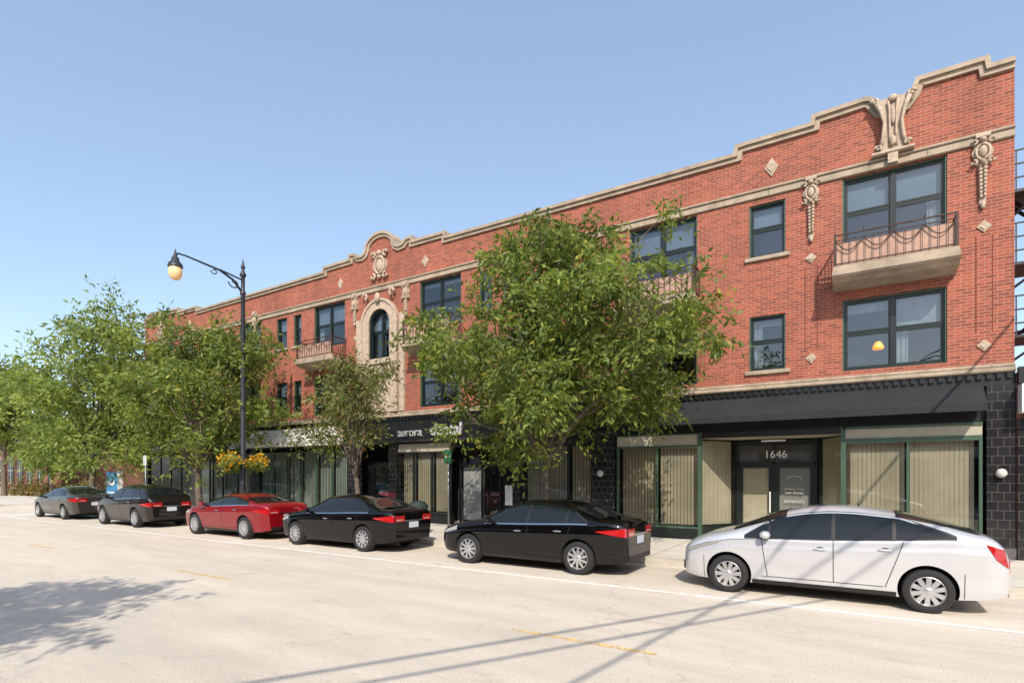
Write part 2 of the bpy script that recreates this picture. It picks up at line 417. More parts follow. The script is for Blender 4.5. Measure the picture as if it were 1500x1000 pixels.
def window(b, a, c, e, f, kind, rnd):
    y = YF+.10
    t = .075 if kind=='w' else .06
    fm = FRAME
    b.box(a,a+t,y,y+.08,e,f,fm); b.box(c-t,c,y,y+.08,e,f,fm)
    b.box(a+t,c-t,y,y+.08,f-t,f,fm); b.box(a+t,c-t,y-.02,y+.08,e,e+t,fm)
    panes = [(a+t,c-t)]
    if kind=='w':
        mx = (a+c)/2; b.box(mx-.045,mx+.045,y-.01,y+.08,e+t,f-t,fm); panes = [(a+t,mx-.045),(mx+.045,c-t)]
    zm = (e+f)/2+.05
    for p,q in panes:
        s = .035
        b.box(p,q,y+.03,y+.075,zm-.03,zm+.03,fm)
        for z0,z1,yy in ((e+t,zm-.03,y+.035),(zm+.03,f-t,y+.02)):
            b.box(p,p+s,yy,yy+.03,z0,z1,fm); b.box(q-s,q,yy,yy+.03,z0,z1,fm)
            b.box(p+s,q-s,yy,yy+.03,z0,z0+s,fm); b.box(p+s,q-s,yy,yy+.03,z1-s,z1,fm)
            tl = rnd.uniform(-.006,.006); tx = rnd.uniform(-.006,.006)
            b.quad((p+s,yy+.015+tl,z0+s),(q-s,yy+.015+tl+tx,z0+s),(q-s,yy+.015-tl+tx,z1-s),(p+s,yy+.015-tl,z1-s),GLASS)
        r = rnd.random()
        bm = BLINDH if r < .6 else CURT
        drop = zm + rnd.uniform(-.02,.12) if r < .75 else f-rnd.uniform(.2,.4)
        b.quad((p,y+.14,drop),(q,y+.14,drop),(q,y+.14,f),(p,y+.14,f),bm)
        if rnd.random() < .5:
            w = (q-p)*.3
            x0 = p if rnd.random()<.5 else q-w
            n = 10; vs = []
            for k in range(n+1):
                xx = x0+w*k/n; yy = y+.18+.02*math.sin(k*1.9)
                vs += [(xx,yy,e),(xx,yy,f)]
            b.add(vs,[(2*k,2*k+2,2*k+3,2*k+1) for k in range(n)],CURT)
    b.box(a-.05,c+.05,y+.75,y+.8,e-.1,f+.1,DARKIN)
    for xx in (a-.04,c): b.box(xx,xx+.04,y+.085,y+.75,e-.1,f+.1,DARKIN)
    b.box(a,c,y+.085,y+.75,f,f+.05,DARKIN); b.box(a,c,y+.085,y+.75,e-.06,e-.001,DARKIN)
rnd = random.Random(9)
for i,(a,c,e,f,k) in enumerate(ops):
    b = MB(); window(b,a,c,e,f,k if k!='a' else 'w',rnd); b.build("window_%d"%i, BLD)
b = MB()
for a,c,e,f,k in ops:
    if k=='a': continue
    b.box(a+.001,a+.035,YF+.03,YF+.098,e+.001,f-.001,FRAMEG); b.box(c-.035,c-.001,YF+.03,YF+.098,e+.001,f-.001,FRAMEG)
    b.box(a+.036,c-.036,YF+.05,YF+.098,f-.034,f-.001,FRAMEG)
b.build("window_trim", BLD)
b = MB()
def arch_ring(b, cx, zs, r0, r1, z0, y0, y1, m, n=20):
    inner = [(cx-r0,z0)] + [(cx-r0*math.cos(math.pi*i/n), zs+r0*math.sin(math.pi*i/n)) for i in range(n+1)] + [(cx+r0,z0)]
    outer = [(cx-r1,z0)] + [(cx-r1*math.cos(math.pi*i/n), zs+r1*math.sin(math.pi*i/n)) for i in range(n+1)] + [(cx+r1,z0)]
    k = len(inner)
    vs = [(x,y0,z) for x,z in inner]+[(x,y0,z) for x,z in outer]+[(x,y1,z) for x,z in inner]+[(x,y1,z) for x,z in outer]
    fs = []
    for i in range(k-1):
        fs += [(i,i+1,k+i+1,k+i),(k+i,k+i+1,3*k+i+1,3*k+i),(2*k+i,2*k+i+1,i+1,i)]
    b.add(vs, fs, m)
arch_ring(b, cx, 8.02, .58, .92, 4.45, YF-.12, YF+.05, STONE2)
arch_ring(b, cx, 8.02, .90, 1.0, 4.45, YF-.17, YF+.05, STONE2)
arch_ring(b, cx, 8.02, .52, .60, 6.62, YF-.05, YF+.12, FRAME)
b.bbox(cx-.58,cx+.58,YF-.14,YF+.0,6.4,6.62,STONE2)
b.box(cx-.58,cx+.58,YF-.05,YF,4.45,6.398,STONE2)
b.ell((cx,YF-.2,9.02),(.14,.1,.2),STONE2)
for sx in (-1,1):
    b.tube([(cx+sx*(.75+.12*math.cos(t)),YF-.16,9.15+.12*math.sin(t)) for t in [i*.5 for i in range(11)]],.05,STONE2,6)
    b.bbox(cx+sx*1.2-.12,cx+sx*1.2+.12,YF-.09,YF+.0,4.45,8.3,STONE2)
b.build("arched_stone_surround", BLD)
def cartouche(b, x, z, w, h, y=YF-.06, m=STONE2):
    b.prism([(x+w*.42*math.cos(t)*(1+.12*math.cos(4*t)), z+h*.42*math.sin(t)*(1+.08*math.cos(4*t))) for t in [i*math.pi/12 for i in range(24)]], y, YF+.02, m)
    b.tube([(x+w*.30*math.cos(i*math.pi/10), y-.03, z+h*.32*math.sin(i*math.pi/10)) for i in range(20)], w*.07, m, 6, closed=True)
    b.ell((x,y-.03,z),(w*.2,.07,h*.24),m)
    for sx in (-1,1):
        for sz,q in ((1,.42),(-1,.40)):
            b.tube([(x+sx*(w*.38+w*.12*math.cos(t)), y-.04, z+sz*(h*q+w*.12*math.sin(t))) for t in [i*.55 for i in range(10)]], w*.06, m, 6)
    b.ell((x,y-.05,z+h*.46),(w*.16,.08,h*.1),m); b.ell((x,y-.05,z-h*.44),(w*.12,.07,h*.08),m)
def pendant(b, x, ztop, length):
    b.bbox(x-.13,x+.13,YF-.12,YF+.01,ztop-.06,ztop+.05,STONE2,.02)
    b.box(x-.15,x+.15,YF-.035,YF+.01,ztop-.62,ztop-.06,STONE2)
    cartouche(b, x, ztop-.36, .40, .54)
    b.box(x-.06,x+.06,YF-.03,YF+.01,ztop-length,ztop-.62,STONE2)
    n = int((length-.66)/.085)
    for i in range(n):
        t = i/max(n-1,1); r = .062*(1-.25*t)
        z = ztop-.66-i*.085
        b.ell((x-r*.7,YF-.06,z),(r*.75,.05,.045),STONE2,8,5); b.ell((x+r*.7,YF-.06,z+.02),(r*.75,.05,.045),STONE2,8,5)
    b.ell((x,YF-.06,ztop-length-.03),(.05,.05,.09),STONE2,8,5)
b = MB()
for px,zt,ln in ((2.33,9.5,1.5),(-1.03,9.5,1.5),(-14.87,9.42,1.2),(-17.7,9.42,1.2)): pendant(b,px,zt,ln)
for px in (-7.9,-24.6,-30.0): pendant(b,px,9.75,1.2)
cartouche(b, cx, 10.35, .85, 1.05)
def diamond(b, x, z, w=.17, h=.24):
    b.prism([(x-w,z),(x,z-h),(x+w,z),(x,z+h)], YF-.03, YF+.01, STONE2)
    b.prism([(x-w*.6,z),(x,z-h*.6),(x+w*.6,z),(x,z+h*.6)], YF-.05, YF-.028, STONE2)
for q in ((-1.95,10.08),(-13.9,10.05),(-18.6,10.05),(-30.5,10.05)): diamond(b,*q)
for q in ((2.36,7.5),(2.36,4.86),(-1.03,7.5),(-1.03,4.95),(-14.87,7.6),(-17.7,7.6)): diamond(b,*q,w=.13,h=.13)
GROOVE = mat("brick_groove",(.13,.036,.024),.9)
for x in (-1.03,2.36):
    for d in (-.14,.14): b.box(x+d-.009,x+d+.009,YF-.006,YF+.01,5.15,7.3,GROOVE)
b.build("terracotta_ornaments", BLD)
def console(x0):
    b = MB(); y0 = YF-.16
    pts = [(-.28,9.62),(.28,9.62),(.28,9.74),(.20,9.86),(.17,10.2),(.22,10.5),(.34,10.78),(.30,10.9),(-.30,10.9),(-.34,10.78),(-.22,10.5),(-.17,10.2),(-.20,9.86),(-.28,9.74)]
    b.prism([(x0+p,z) for p,z in pts], y0, YF+.05, STONE2)
    for sx in (-1,1):
        b.tube([(x0+sx*.25,y0-.02,9.74),(x0+sx*.2,y0-.06,9.95),(x0+sx*.17,y0-.07,10.3),(x0+sx*.24,y0-.06,10.6),(x0+sx*.32,y0-.05,10.8)],[.045,.04,.035,.045,.06],STONE2,8)
        b.tube([(x0+sx*.07,y0-.01,9.74),(x0+sx*.06,y0-.04,10.1),(x0+sx*.07,y0-.05,10.6),(x0+sx*.1,y0-.04,10.8)],[.022,.025,.025,.03],STONE2,8)
        b.tube([(x0+sx*(.35+.09*(1-t/8)*math.cos(t)),y0-.05,10.86+.09*(1-t/8)*math.sin(t)) for t in [i*.6 for i in range(12)]],.035,STONE2,6)
        b.tube([(x0+sx*(.28+.08*(1-t/8)*math.cos(t)),y0-.05,9.73+.08*(1-t/8)*math.sin(t)) for t in [i*.6 for i in range(12)]],.03,STONE2,6)
    b.ell((x0,y0-.04,10.86),(.10,.06,.08),STONE2); b.ell((x0,y0-.04,9.85),(.07,.06,.12),STONE2)
    b.ell((x0,y0-.04,10.45),(.05,.05,.22),STONE2)
    b.bbox(x0-.42,x0+.42,y0-.06,YF,9.585,9.66,STONE2)
    b.box(x0-.1,x0+.1,y0-.03,YF,9.35,9.583,STONE2)
    b.build("scroll_console", BLD)
console(.68); console(mir(.68))
def balcony(b, a, c):
    x0, x1 = a-.19, c+.15; y0 = YF-.85; z = 6.74
    b.prismx([(YF,z-.22),(y0+.25,z-.17),(y0+.12,z-.09),(y0+.06,z-.09),(y0,z-.04),(y0,z+.06),(YF,z+.06)], x0, x1, STONE)
    b.box(x0+.02,x1-.02,y0+.03,y0+.17,z+.06,z+.17,STONE)
    yr = y0+.08; zt = z+.90
    b.box(x0+.09,x1-.09,yr+.05,yr+.065,z+.2,zt-.16,PINK)
    for q in (x0+.06,x1-.06): b.box(q-.025,q+.025,yr-.025,yr+.025,z+.17,zt,IRON)
    b.box(x0+.035,x1-.035,yr-.02,yr+.02,zt,zt+.03,IRON); b.box(x0+.085,x1-.085,yr-.012,yr+.012,z+.22,z+.245,IRON)
    b.box(x0+.085,x1-.085,yr-.012,yr+.012,zt-.12,zt-.10,IRON)
    for q in (x0+.06,x1-.06):
        b.box(q-.02,q+.02,yr+.03,YF,zt,zt+.03,IRON); b.box(q-.012,q+.012,yr+.03,YF,z+.22,z+.245,IRON)
        for j in range(6):
            yy = yr+.1+j*.12; b.box(q-.008,q+.008,yy,yy+.014,z+.06,zt,IRON)
    n = int((x1-x0)/.16)
    for i in range(1,n):
        q = x0+.06+(x1-x0-.12)*i/n; b.box(q-.006,q+.006,yr-.006,yr+.006,z+.245,zt-.12,IRON)
    for s in range(4):
        w = (x1-x0-.12)/4; xa = x0+.06+s*w
        b.tube([(xa+w*t, yr-.02, zt-.12-.26*math.sin(math.pi*t)) for t in [j/10 for j in range(11)]],.013,IRON,5)
        b.tube([(xa,yr-.02,zt+.03),(xa,yr-.02,zt+.12)],[.012,.004],IRON,5)
for i,(a,c) in enumerate(wide[:6]):
    b = MB(); balcony(b,a,c); b.build("balcony_%d"%i, BLD)
b = MB()
b.quad((XR,YF,0),(XR,32,0),(XR,32,10.7),(XR,YF,10.7),BRICK); b.quad((XL,32,0),(XL,YF,0),(XL,YF,10.7),(XL,32,10.7),BRICK)
b.quad((XR,32,0),(XL,32,0),(XL,32,10.7),(XR,32,10.7),BRICK)
b.quad((XL,YF+.3,10.2),(XR,YF+.3,10.2),(XR,32,10.2),(XL,32,10.2),mat("roof_felt",(.08,.08,.08),.9,var=.2))
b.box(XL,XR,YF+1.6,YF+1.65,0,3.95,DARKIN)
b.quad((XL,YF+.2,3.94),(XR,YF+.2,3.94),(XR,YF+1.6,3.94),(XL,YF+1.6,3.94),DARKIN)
b.build("side_walls_and_roof", BLD)

# ---- storefronts
YS = YF+.02
def shop(b, x0, x1, z0, z1, muls, bl, fm=FRAMEG, y=YS, gl=SHOPG):
    t = .06
    b.box(x0,x0+t,y-.05,y+.05,z0,z1,fm); b.box(x1-t,x1,y-.05,y+.05,z0,z1,fm)
    b.box(x0+t,x1-t,y-.05,y+.05,z1-t,z1,fm); b.box(x0+t,x1-t,y-.05,y+.05,z0,z0+t,fm)
    xs = [x0+t]+list(muls)+[x1-t]
    for q in muls: b.box(q-.03,q+.03,y-.04,y+.04,z0+t,z1-t,fm)
    for i in range(len(xs)-1):
        b.quad((xs[i],y,z0+t),(xs[i+1],y,z0+t),(xs[i+1],y,z1-t),(xs[i],y,z1-t),gl)
        if bl:
            xa, xb = xs[i]+.05, xs[i+1]-.05; n = max(4,int((xb-xa)/.09)); vs = []; fs = []
            for k in range(n):
                p = xa+(xb-xa)*k/n; q = xa+(xb-xa)*(k+1)/n-.006
                vs += [(p,y+.20,z0+.1),(q,y+.175,z0+.1),(q,y+.175,z1-.02),(p,y+.20,z1-.02)]; fs.append((4*k,4*k+1,4*k+2,4*k+3))
            b.add(vs,fs,bl)
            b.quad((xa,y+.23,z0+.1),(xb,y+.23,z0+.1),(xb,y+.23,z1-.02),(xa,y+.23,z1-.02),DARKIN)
b = MB()
PANEL = mat("cream_transom_panel",(.38,.345,.265),.6,var=.1)
shop(b,-.33,2.33,.55,2.82,[.98],BLINDV); b.box(-.33,2.33,YS-.02,YS+.1,2.82,3.1,PANEL); b.box(-.33,2.33,YS-.05,YS-.022,2.82,2.87,FRAMEG)
b.box(-.33,2.33,YS-.06,YS+.1,3.1,3.16,FRAMEG); b.box(-.33,2.33,YS,YS+.2,.15,.55,BLACK)
b.box(XL,XR,YS+.05,YS+.15,3.16,3.95,BLACK)
shop(b,-6.25,-3.79,.45,2.82,[-5.02],BLINDV); b.box(-6.25,-3.79,YS-.02,YS+.1,2.82,3.12,PANEL); b.box(-6.25,-3.79,YS-.05,YS+.1,3.12,3.16,FRAMEG)
b.box(-6.25,-3.79,YS-.04,YS+.2,.15,.45,FRAME)
for xa,xb in ((-3.79,-3.05),(-.33,-.98)):
    b.quad((xa,YS,.55),(xb,YS+1.25,.55),(xb,YS+1.25,2.95),(xa,YS,2.95),SHOPG)
    b.quad((xa,YS+.05,.15),(xb,YS+1.25,.15),(xb,YS+1.25,.55),(xa,YS+.05,.55),FRAME)
    sg = -1 if xa < -2 else 1
    b.quad((xa+sg*.15,YS+.1,.55),(xb+sg*.15,YS+1.25,.55),(xb+sg*.15,YS+1.25,2.95),(xa+sg*.15,YS+.1,2.95),BLINDV)
    b.box(xa-.05,xa+.05,YS-.06,YS+.06,.15,3.16,FRAMEG)
b.quad((-3.79,YS,3.0),(-3.79,YS+1.4,3.0),(-.33,YS+1.4,3.0),(-.33,YS,3.0),PANEL)
b.box(-3.74,-.38,YS-.03,YS+.05,3.0,3.155,BLACK)
yd = YS+1.3
b.box(-3.05,-.98,yd-.04,yd+.04,2.28,2.34,FRAME); b.box(-3.05,-.98,yd-.04,yd+.04,2.82,2.95,FRAME)
for q in (-3.05,-2.08,-1.04): b.box(q,q+.07,yd-.04,yd+.04,.15,2.82,FRAME)
b.quad((-2.98,yd,2.34),(-1.0,yd,2.34),(-1.0,yd,2.82),(-2.98,yd,2.82),SHOPG)
DOORG = mat("frosted_door_panel",(.24,.25,.24),.4,var=.1)
for (p,q,bl) in ((-2.98,-2.08,True),(-2.01,-1.04,False)):
    for u,v in ((p,p+.1),(q-.1,q)): b.box(u,v,yd-.02,yd+.02,.16,2.28,FRAME)
    b.box(p+.1,q-.1,yd-.02,yd+.02,.16,.4,FRAME); b.box(p+.1,q-.1,yd-.02,yd+.02,2.18,2.28,FRAME)
    b.quad((p+.1,yd,.4),(q-.1,yd,.4),(q-.1,yd,2.18),(p+.1,yd,2.18),SHOPG)
    b.quad((p+.1,yd+.06,.4),(q-.1,yd+.06,.4),(q-.1,yd+.06,2.18),(p+.1,yd+.06,2.18),PANEL if bl else DOORG)
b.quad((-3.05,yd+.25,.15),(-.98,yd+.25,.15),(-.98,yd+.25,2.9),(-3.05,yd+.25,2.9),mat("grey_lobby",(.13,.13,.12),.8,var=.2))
b.box(-2.3,-1.7,yd-.6,yd-.5,2.9,2.94,WHITE)
b.box(-2.16,-2.13,yd-.08,yd-.05,.9,1.5,WHITE)
b.build("corner_storefront", BLD)
def text(body, loc, size, m, name, ext=.01, bold=0, parent=BLD, align='CENTER'):
    cu = bpy.data.curves.new(name,'FONT'); cu.body = body; cu.size = size; cu.extrude = ext; cu.offset = bold
    cu.align_x = align
    cu.materials.append(m); o = bpy.data.objects.new(name, cu); COL.objects.link(o)
    o.location = loc; o.rotation_euler = (math.radians(90),0,0); o.parent = parent; return o
text("1646",(-2.0,yd-.05,2.46),.30,WHITE,"address_number",.005)
LET = mat("faded_lettering",(.5,.5,.47),.6)
text("Wicker Row\nLaw Group",(-1.53,yd-.03,1.55),.10,LET,"door_lettering",.002)
text("ENTRANCE",(-1.53,yd-.03,1.20),.10,LET,"door_lettering_lower",.002)
b = MB(); b.tube([(-1.53+.22*math.cos(t),yd-.03,1.78+.16*math.sin(t)) for t in [.4+i*.2 for i in range(13)]],.010,LET,5); b.build("door_logo",BLD)
b = MB()
b.prismx([(YF-.052,4.04),(YF-.052,3.90),(YF-.60,3.36),(YF-.64,3.36),(YF-.64,3.52)], -4.78, 2.32, FABRIC)
for x in (-4.78,2.30): b.prismx([(YF-.053,4.03),(YF-.053,3.40),(YF-.62,3.37),(YF-.62,3.50)],x,x+.02,FABRIC)
for k in range(6):
    x = -4.76+k*1.41; b.tube([(x,YF-.06,3.42),(x,YF-.6,3.40)],.015,BLACK,5)
b.build("black_awning", BLD)
b = MB()
for x0,x1 in ((2.39,2.87),(-7.05,-6.31),(-9.95,-9.65),(-15.75,-15.3),(-18.15,-17.65),(-24.9,-24.5),(-30.2,-29.8),(-35.4,-34.9)):
    b.box(x0,x1,YF-.08,YF+.3,.38,3.95,TILE); b.box(x0-.01,x1+.01,YF-.10,YF+.3,.145,.38,mat("granite_base",(.10,.09,.085),.5,var=.3,vs=20))
b.build("tiled_piers", BLD)
b = MB()
for x in (-6.72,2.62):
    b.lathe((x,YF-.14,2.02),[(0,-.02),(.05,-.02),(.05,.06)],BLACK,'y',12)
    b.ell((x,YF-.2,2.02),(.10,.10,.10),mat("opal_globe",(.55,.53,.49),.3),16,10)
b.build("wall_globe_lamps", BLD)
b = MB()
shop(b,-9.65,-7.05,.5,2.95,[-8.75,-7.9],BLINDV,FRAME); b.box(-9.65,-7.05,YS-.02,YS+.1,2.95,3.3,BLACK); b.box(-9.65,-7.05,YS,YS+.2,.15,.5,BLACK)
shop(b,-15.3,-12.7,.5,2.85,[-14.5,-13.6],BLINDV,FRAME); b.box(-15.3,-12.7,YS,YS+.2,.15,.5,BLACK); b.box(-15.3,-12.7,YS-.02,YS+.1,2.85,3.16,PANEL)
for q in (-12.7,-11.7,-10.9,-10.0): b.box(q,q+.06,YS+.5,YS+.58,.15,3.0,FRAME)
b.box(-12.7,-9.95,YS+.5,YS+.58,2.3,2.36,FRAME)
b.quad((-12.7,YS+.55,.15),(-9.95,YS+.55,.15),(-9.95,YS+.55,3.0),(-12.7,YS+.55,3.0),SHOPG)
b.quad((-12.64,YS+.7,.3),(-11.7,YS+.7,.3),(-11.7,YS+.7,2.25),(-12.64,YS+.7,2.25),CURT)
b.box(-10.6,-10.3,YS+.42,YS+.44,.9,1.6,WHITE); b.box(-12.7,-9.95,YS-.02,YS+.5,3.0,3.16,BLACK)
b.box(-17.65,-15.75,YS+.6,YS+.65,.15,2.5,BLACK); b.box(-17.3,-16.1,YS+.5,YS+.59,.15,2.4,FRAME)
b.quad((-17.2,YS+.49,.4),(-16.2,YS+.49,.4),(-16.2,YS+.49,2.3),(-17.2,YS+.49,2.3),GLASS)
shop(b,-24.5,-18.15,.4,3.0,[-23.4,-22.3,-21.3,-20.2,-19.2],BLINDG,FRAMEG); b.box(-24.5,-18.15,YS,YS+.2,.15,.4,BLACK)
shop(b,-29.8,-24.9,.4,3.0,[-28.6,-27.4,-26.1],BLINDG,FRAME); b.box(-29.8,-24.9,YS,YS+.2,.15,.4,BLACK)
shop(b,-34.9,-30.2,.4,3.0,[-33.6,-32.5,-31.4],None,FRAME); b.box(-34.9,-30.2,YS,YS+.2,.15,.4,BLACK)
b.build("shop_windows", BLD)
b = MB()
b.box(-18.1,-6.3,YF-.22,YF-.051,3.22,4.0,BLACK)
b.box(-18.1,-6.3,YF-.27,YF-.221,3.22,3.3,FABRIC)
b.prismx([(YF-.052,4.05),(YF-.052,3.25),(YF-.75,3.2),(YF-.75,3.38)], -24.6, -18.4, CREAM)
b.box(-34.5,-25.2,YF-.2,YF-.052,3.2,3.9,mat("white_sign_panel",(.62,.60,.56),.5,var=.05))
b.box(-34.5,-25.2,YF-.7,YF-.21,3.15,3.2,BLACK)
b.build("fascia_and_awnings", BLD)
SGN = mat("sign_letter_white",(.42,.42,.41),.5,var=.1)
text("aurora",(-15.1,YF-.26,3.44),.46,SGN,"dental_sign_text",.03,.0,align='LEFT')
text("dental",(-13.45,YF-.26,3.44),.60,SGN,"dental_sign_bold_text",.03,.010,align='LEFT')
b = MB()
b.lathe((-27.0,YF-1.0,3.35),[(0,-.06),(.42,-.06),(.42,.06),(0,.06)],mat("sign_red",(.6,.03,.025),.4),'y',24)
b.lathe((-27.0,YF-1.0,3.35),[(.14,-.068),(.24,-.068)],WHITE,'y',24)
b.box(-27.03,-26.97,YF-.9,YF-.05,3.3,3.4,BLACK)
b.build("round_red_sign", BLD)
AMB = mat("amber_lampshade",(.8,.3,.08),.4,emis=(1,.30,.04),es=1.2)
b = MB(); b.tube([(.40,YF+.21,6.3),(.40,YF+.21,5.3)],.008,BLACK,5)
b.lathe((.40,YF+.21,5.06),[(.02,.18),(.07,.16),(.13,.03),(.11,-.02),(0,-.03)],AMB,'z',16)
b.build("hanging_ceiling_lamp", BLD)

# ---- neighbour at right
NB = empty("neighbouring_shop")
b = MB()
b.box(2.89,16,YF-.05,30,0,4.2,BRICK2); b.box(2.90,16,YF-.12,YF-.052,.15,3.2,TILE); b.box(2.90,6,YF-.5,YF-.121,3.3,3.9,WHITE)
b.box(2.90,16,YF-.2,YF-.051,3.95,4.3,BLACK); b.build("walls", NB)
T = empty("fire_escape"); b = MB(); FE = mat("fire_escape_iron",(.02,.02,.022),.5,var=.3)
for z in (5.0,6.6,8.2):
    b.box(2.88,4.6,YF+.2,YF+1.3,z,z+.06,FE)
    for k in range(3): b.box(2.89,4.6,YF+.19,YF+.22,z+.3+k*.3,z+.33+k*.3,FE)
    for k in range(9): b.box(2.92+k*.2,2.945+k*.2,YF+.195,YF+.215,z+.06,z+.92,FE)
    b.tube([(2.88,YF+.25,z-.5),(3.5,YF+.25,z)],.03,FE,6)
b.tube([(2.9,YF+.6,5.0),(4.5,YF+.6,6.6)],.04,FE,6); b.tube([(4.5,YF+.6,6.6),(2.9,YF+.6,8.2)],.04,FE,6)
b.tube([(2.9,YF+.9,5.0),(4.5,YF+.9,6.6)],.04,FE,6); b.tube([(4.5,YF+.9,6.6),(2.9,YF+.9,8.2)],.04,FE,6)
for k in range(9):
    t = k/8; b.box(2.9+1.6*t-.1,2.9+1.6*t+.1,YF+.6,YF+.9,5.0+1.6*t,5.03+1.6*t,FE)
for x in (3.6,4.5): b.box(x,x+.06,YF+.2,YF+.26,4.2,9.2,FE)
b.build("platforms_and_stairs", T)

# ---- low brick building across the side street
LB = empty("low_brick_building")
b = MB()
b.box(-100,-56,19,30,0,4.7,BRICK2); b.box(-100.1,-55.9,18.85,30.1,4.7,5.0,STONE); b.box(-100.05,-55.95,18.93,19,.0,.8,STONE)
x = -58.2
while x > -80:
    b.box(x-.6,x+.6,18.95,18.98,1.2,3.4,GLASS); b.box(x-.7,x+.7,18.88,18.985,1.08,1.198,STONE); b.box(x-.7,x+.7,18.9,18.985,3.402,3.6,STONE)
    b.box(x-.6,x+.6,18.985,18.997,1.2,3.4,DARKIN); b.box(x-.03,x+.03,18.93,18.949,1.2,3.4,WHITE); b.box(x-.6,x+.6,18.93,18.949,2.3,2.36,WHITE)
    x -= 2.3
b.build("walls", LB)
# ---- row building across the street (behind the camera; seen in reflections)
OB = empty("opposite_row_building")
b = MB(); b.box(-70,30,-22,-8.0,0,6.8,BRICK2); b.box(-70,30,-8.15,-7.999,6.5,6.95,STONE)
x = -68
while x < 28:
    b.box(x,x+2.6,-8.0,-7.95,.6,2.9,DARKIN); b.box(x,x+2.6,-7.95,-7.9,2.9,3.5,CREAM if int(x)%3 else BLACK)
    for q in (.4,1.7): b.box(x+q,x+q+.9,-8.0,-7.96,4.2,5.8,DARKIN); b.box(x+q-.08,x+q+.98,-8.0,-7.92,4.05,4.19,STONE)
    x += 3.3
b.build("walls", OB)

# ------------------------------------------------------------ TREES
BARK = mat("tree_bark",(.13,.10,.075),.9,var=.35,vs=9,bump=.8,bs=22)
def leaves_mesh(name, centers, sig, per, size, m, rng, parent, droop=.5, asp=.36, twigs=9):
    nc = len(centers); n = nc*per
    tw = rng.normal(size=(nc,twigs,3)); tw[:,:,2] = tw[:,:,2]*.7
    tw /= np.linalg.norm(tw,axis=2,keepdims=True)
    ti = rng.integers(0,twigs,(nc,per)); td = tw[np.arange(nc)[:,None],ti].reshape(-1,3)
    s = np.repeat(sig, per)[:,None]; c = np.repeat(centers, per, axis=0)
    tt = rng.uniform(0,1,(n,1))**.8
    p = c + td*tt*s*2.1 + rng.normal(size=(n,3))*s*.22
    p[:,2] -= (tt[:,0]**2)*s[:,0]*.45
    dirs = rng.normal(size=(n,3))*.8 + td*.9; dirs[:,2] -= droop; dirs /= np.linalg.norm(dirs,axis=1,keepdims=True)
    q = rng.normal(size=(n,3)); q[:,2] *= .5
    w = np.cross(dirs,q); w /= np.linalg.norm(w,axis=1,keepdims=True)+1e-9
    L = size*rng.uniform(.6,1.3,(n,1)); W = L*asp*.5
    v = np.empty((n,4,3)); v[:,0]=p; v[:,1]=p+dirs*L*.45+w*W; v[:,2]=p+dirs*L; v[:,3]=p+dirs*L*.45-w*W
    v = v.reshape(-1,3)
    me = bpy.data.meshes.new(name)
    me.vertices.add(4*n); me.vertices.foreach_set("co", v.ravel())
    me.loops.add(4*n); me.loops.foreach_set("vertex_index", np.arange(4*n,dtype=np.int32))
    me.polygons.add(n); me.polygons.foreach_set("loop_start", np.arange(0,4*n,4,dtype=np.int32))
    me.polygons.foreach_set("loop_total", np.full(n,4,dtype=np.int32))
    me.update(calc_edges=True); me.validate(); me.materials.append(m)
    o = bpy.data.objects.new(name, me); COL.objects.link(o); o.parent = parent
    return o
def tree(base, fork, cc, cr, nb, nc, per, size, m, seed, tr=.13, sig=.36, name="street_tree", droop=.5, br=.30, zmin=2.4, sep=.38, rmax=.86, taper=.25, lean=0.):
    rng = np.random.default_rng(seed)
    T = empty(name)
    base = Vector(base); cc = Vector(cc); cr = np.array(cr)
    def shape(q):
        q = np.array(q); k = 1-taper*max(q[2]+.15,0)*1.3; return np.array([q[0]*k+lean*q[2], q[1]*k, q[2]])
    blobs = []; tries = 0
    while len(blobs) < nb and tries < 8000:
        tries += 1
        d = rng.normal(size=3); d /= np.linalg.norm(d); r = rng.uniform(0,1)**.45*rmax*rng.uniform(.82,1.06)
        q = d*r
        if all(np.linalg.norm(q-o) > sep for o in blobs): blobs.append(q)
    blobs = [shape(q) for q in blobs]
    cents = []
    while len(cents) < nc:
        q = blobs[rng.integers(len(blobs))]
        p = (q + rng.normal(size=3)*np.array([br,br,br*.6])*.55)*cr + np.array(cc)
        if p[2] < base.z+zmin: continue
        cents.append(p)
    cents = np.array(cents)
    b = MB()
    f = Vector((base.x+rng.normal()*.08, base.y, base.z+fork))
    mid = (base+f)/2+Vector((rng.normal()*.05,rng.normal()*.05,0))
    b.tube([base-Vector((0,0,.1)),base+Vector((0,0,.15)),mid,f],[tr*1.5,tr*1.1,tr*.95,tr*.85],BARK,10)
    limbs = []
    for q in blobs:
        e = Vector(q*cr+np.array(cc))
        if e.z < base.z+zmin: e.z = base.z+zmin
        st = f - Vector((0,0,rng.uniform(0,.6)))
        ctrl = st.lerp(e,.4) + Vector((0,0,.25*(e-st).length*rng.uniform(.2,.8)))
        pts = []
        for k in range(8):
            t = k/7; p = st*(1-t)**2 + ctrl*2*t*(1-t) + e*t*t
            if 0<k<7: p += Vector(rng.normal(size=3)*.05)
            pts.append(p)
        b.tube(pts,[tr*.42*(1-t/7)**.8+.010 for t in range(8)],BARK,7); limbs.append(pts)
    for cpt in cents:
        e = Vector(cpt); best = None; bd = 1e9
        for pts in limbs:
            for p in pts[2:]:
                dd = (p-e).length + max(0,p.z-e.z)*.7
                if dd < bd: bd, best = dd, p
        mdl = best.lerp(e,.5)+Vector((rng.normal()*.08,rng.normal()*.08,.12))
        b.tube([best,mdl,e],[.02,.013,.005],BARK,4,cap=False)
    b.build("trunk_and_limbs", T, angle=60)
    sg = rng.uniform(.55,1.3,nc)*sig
    leaves_mesh("foliage", cents, sg, per, size, m, rng, T, droop)
    return T
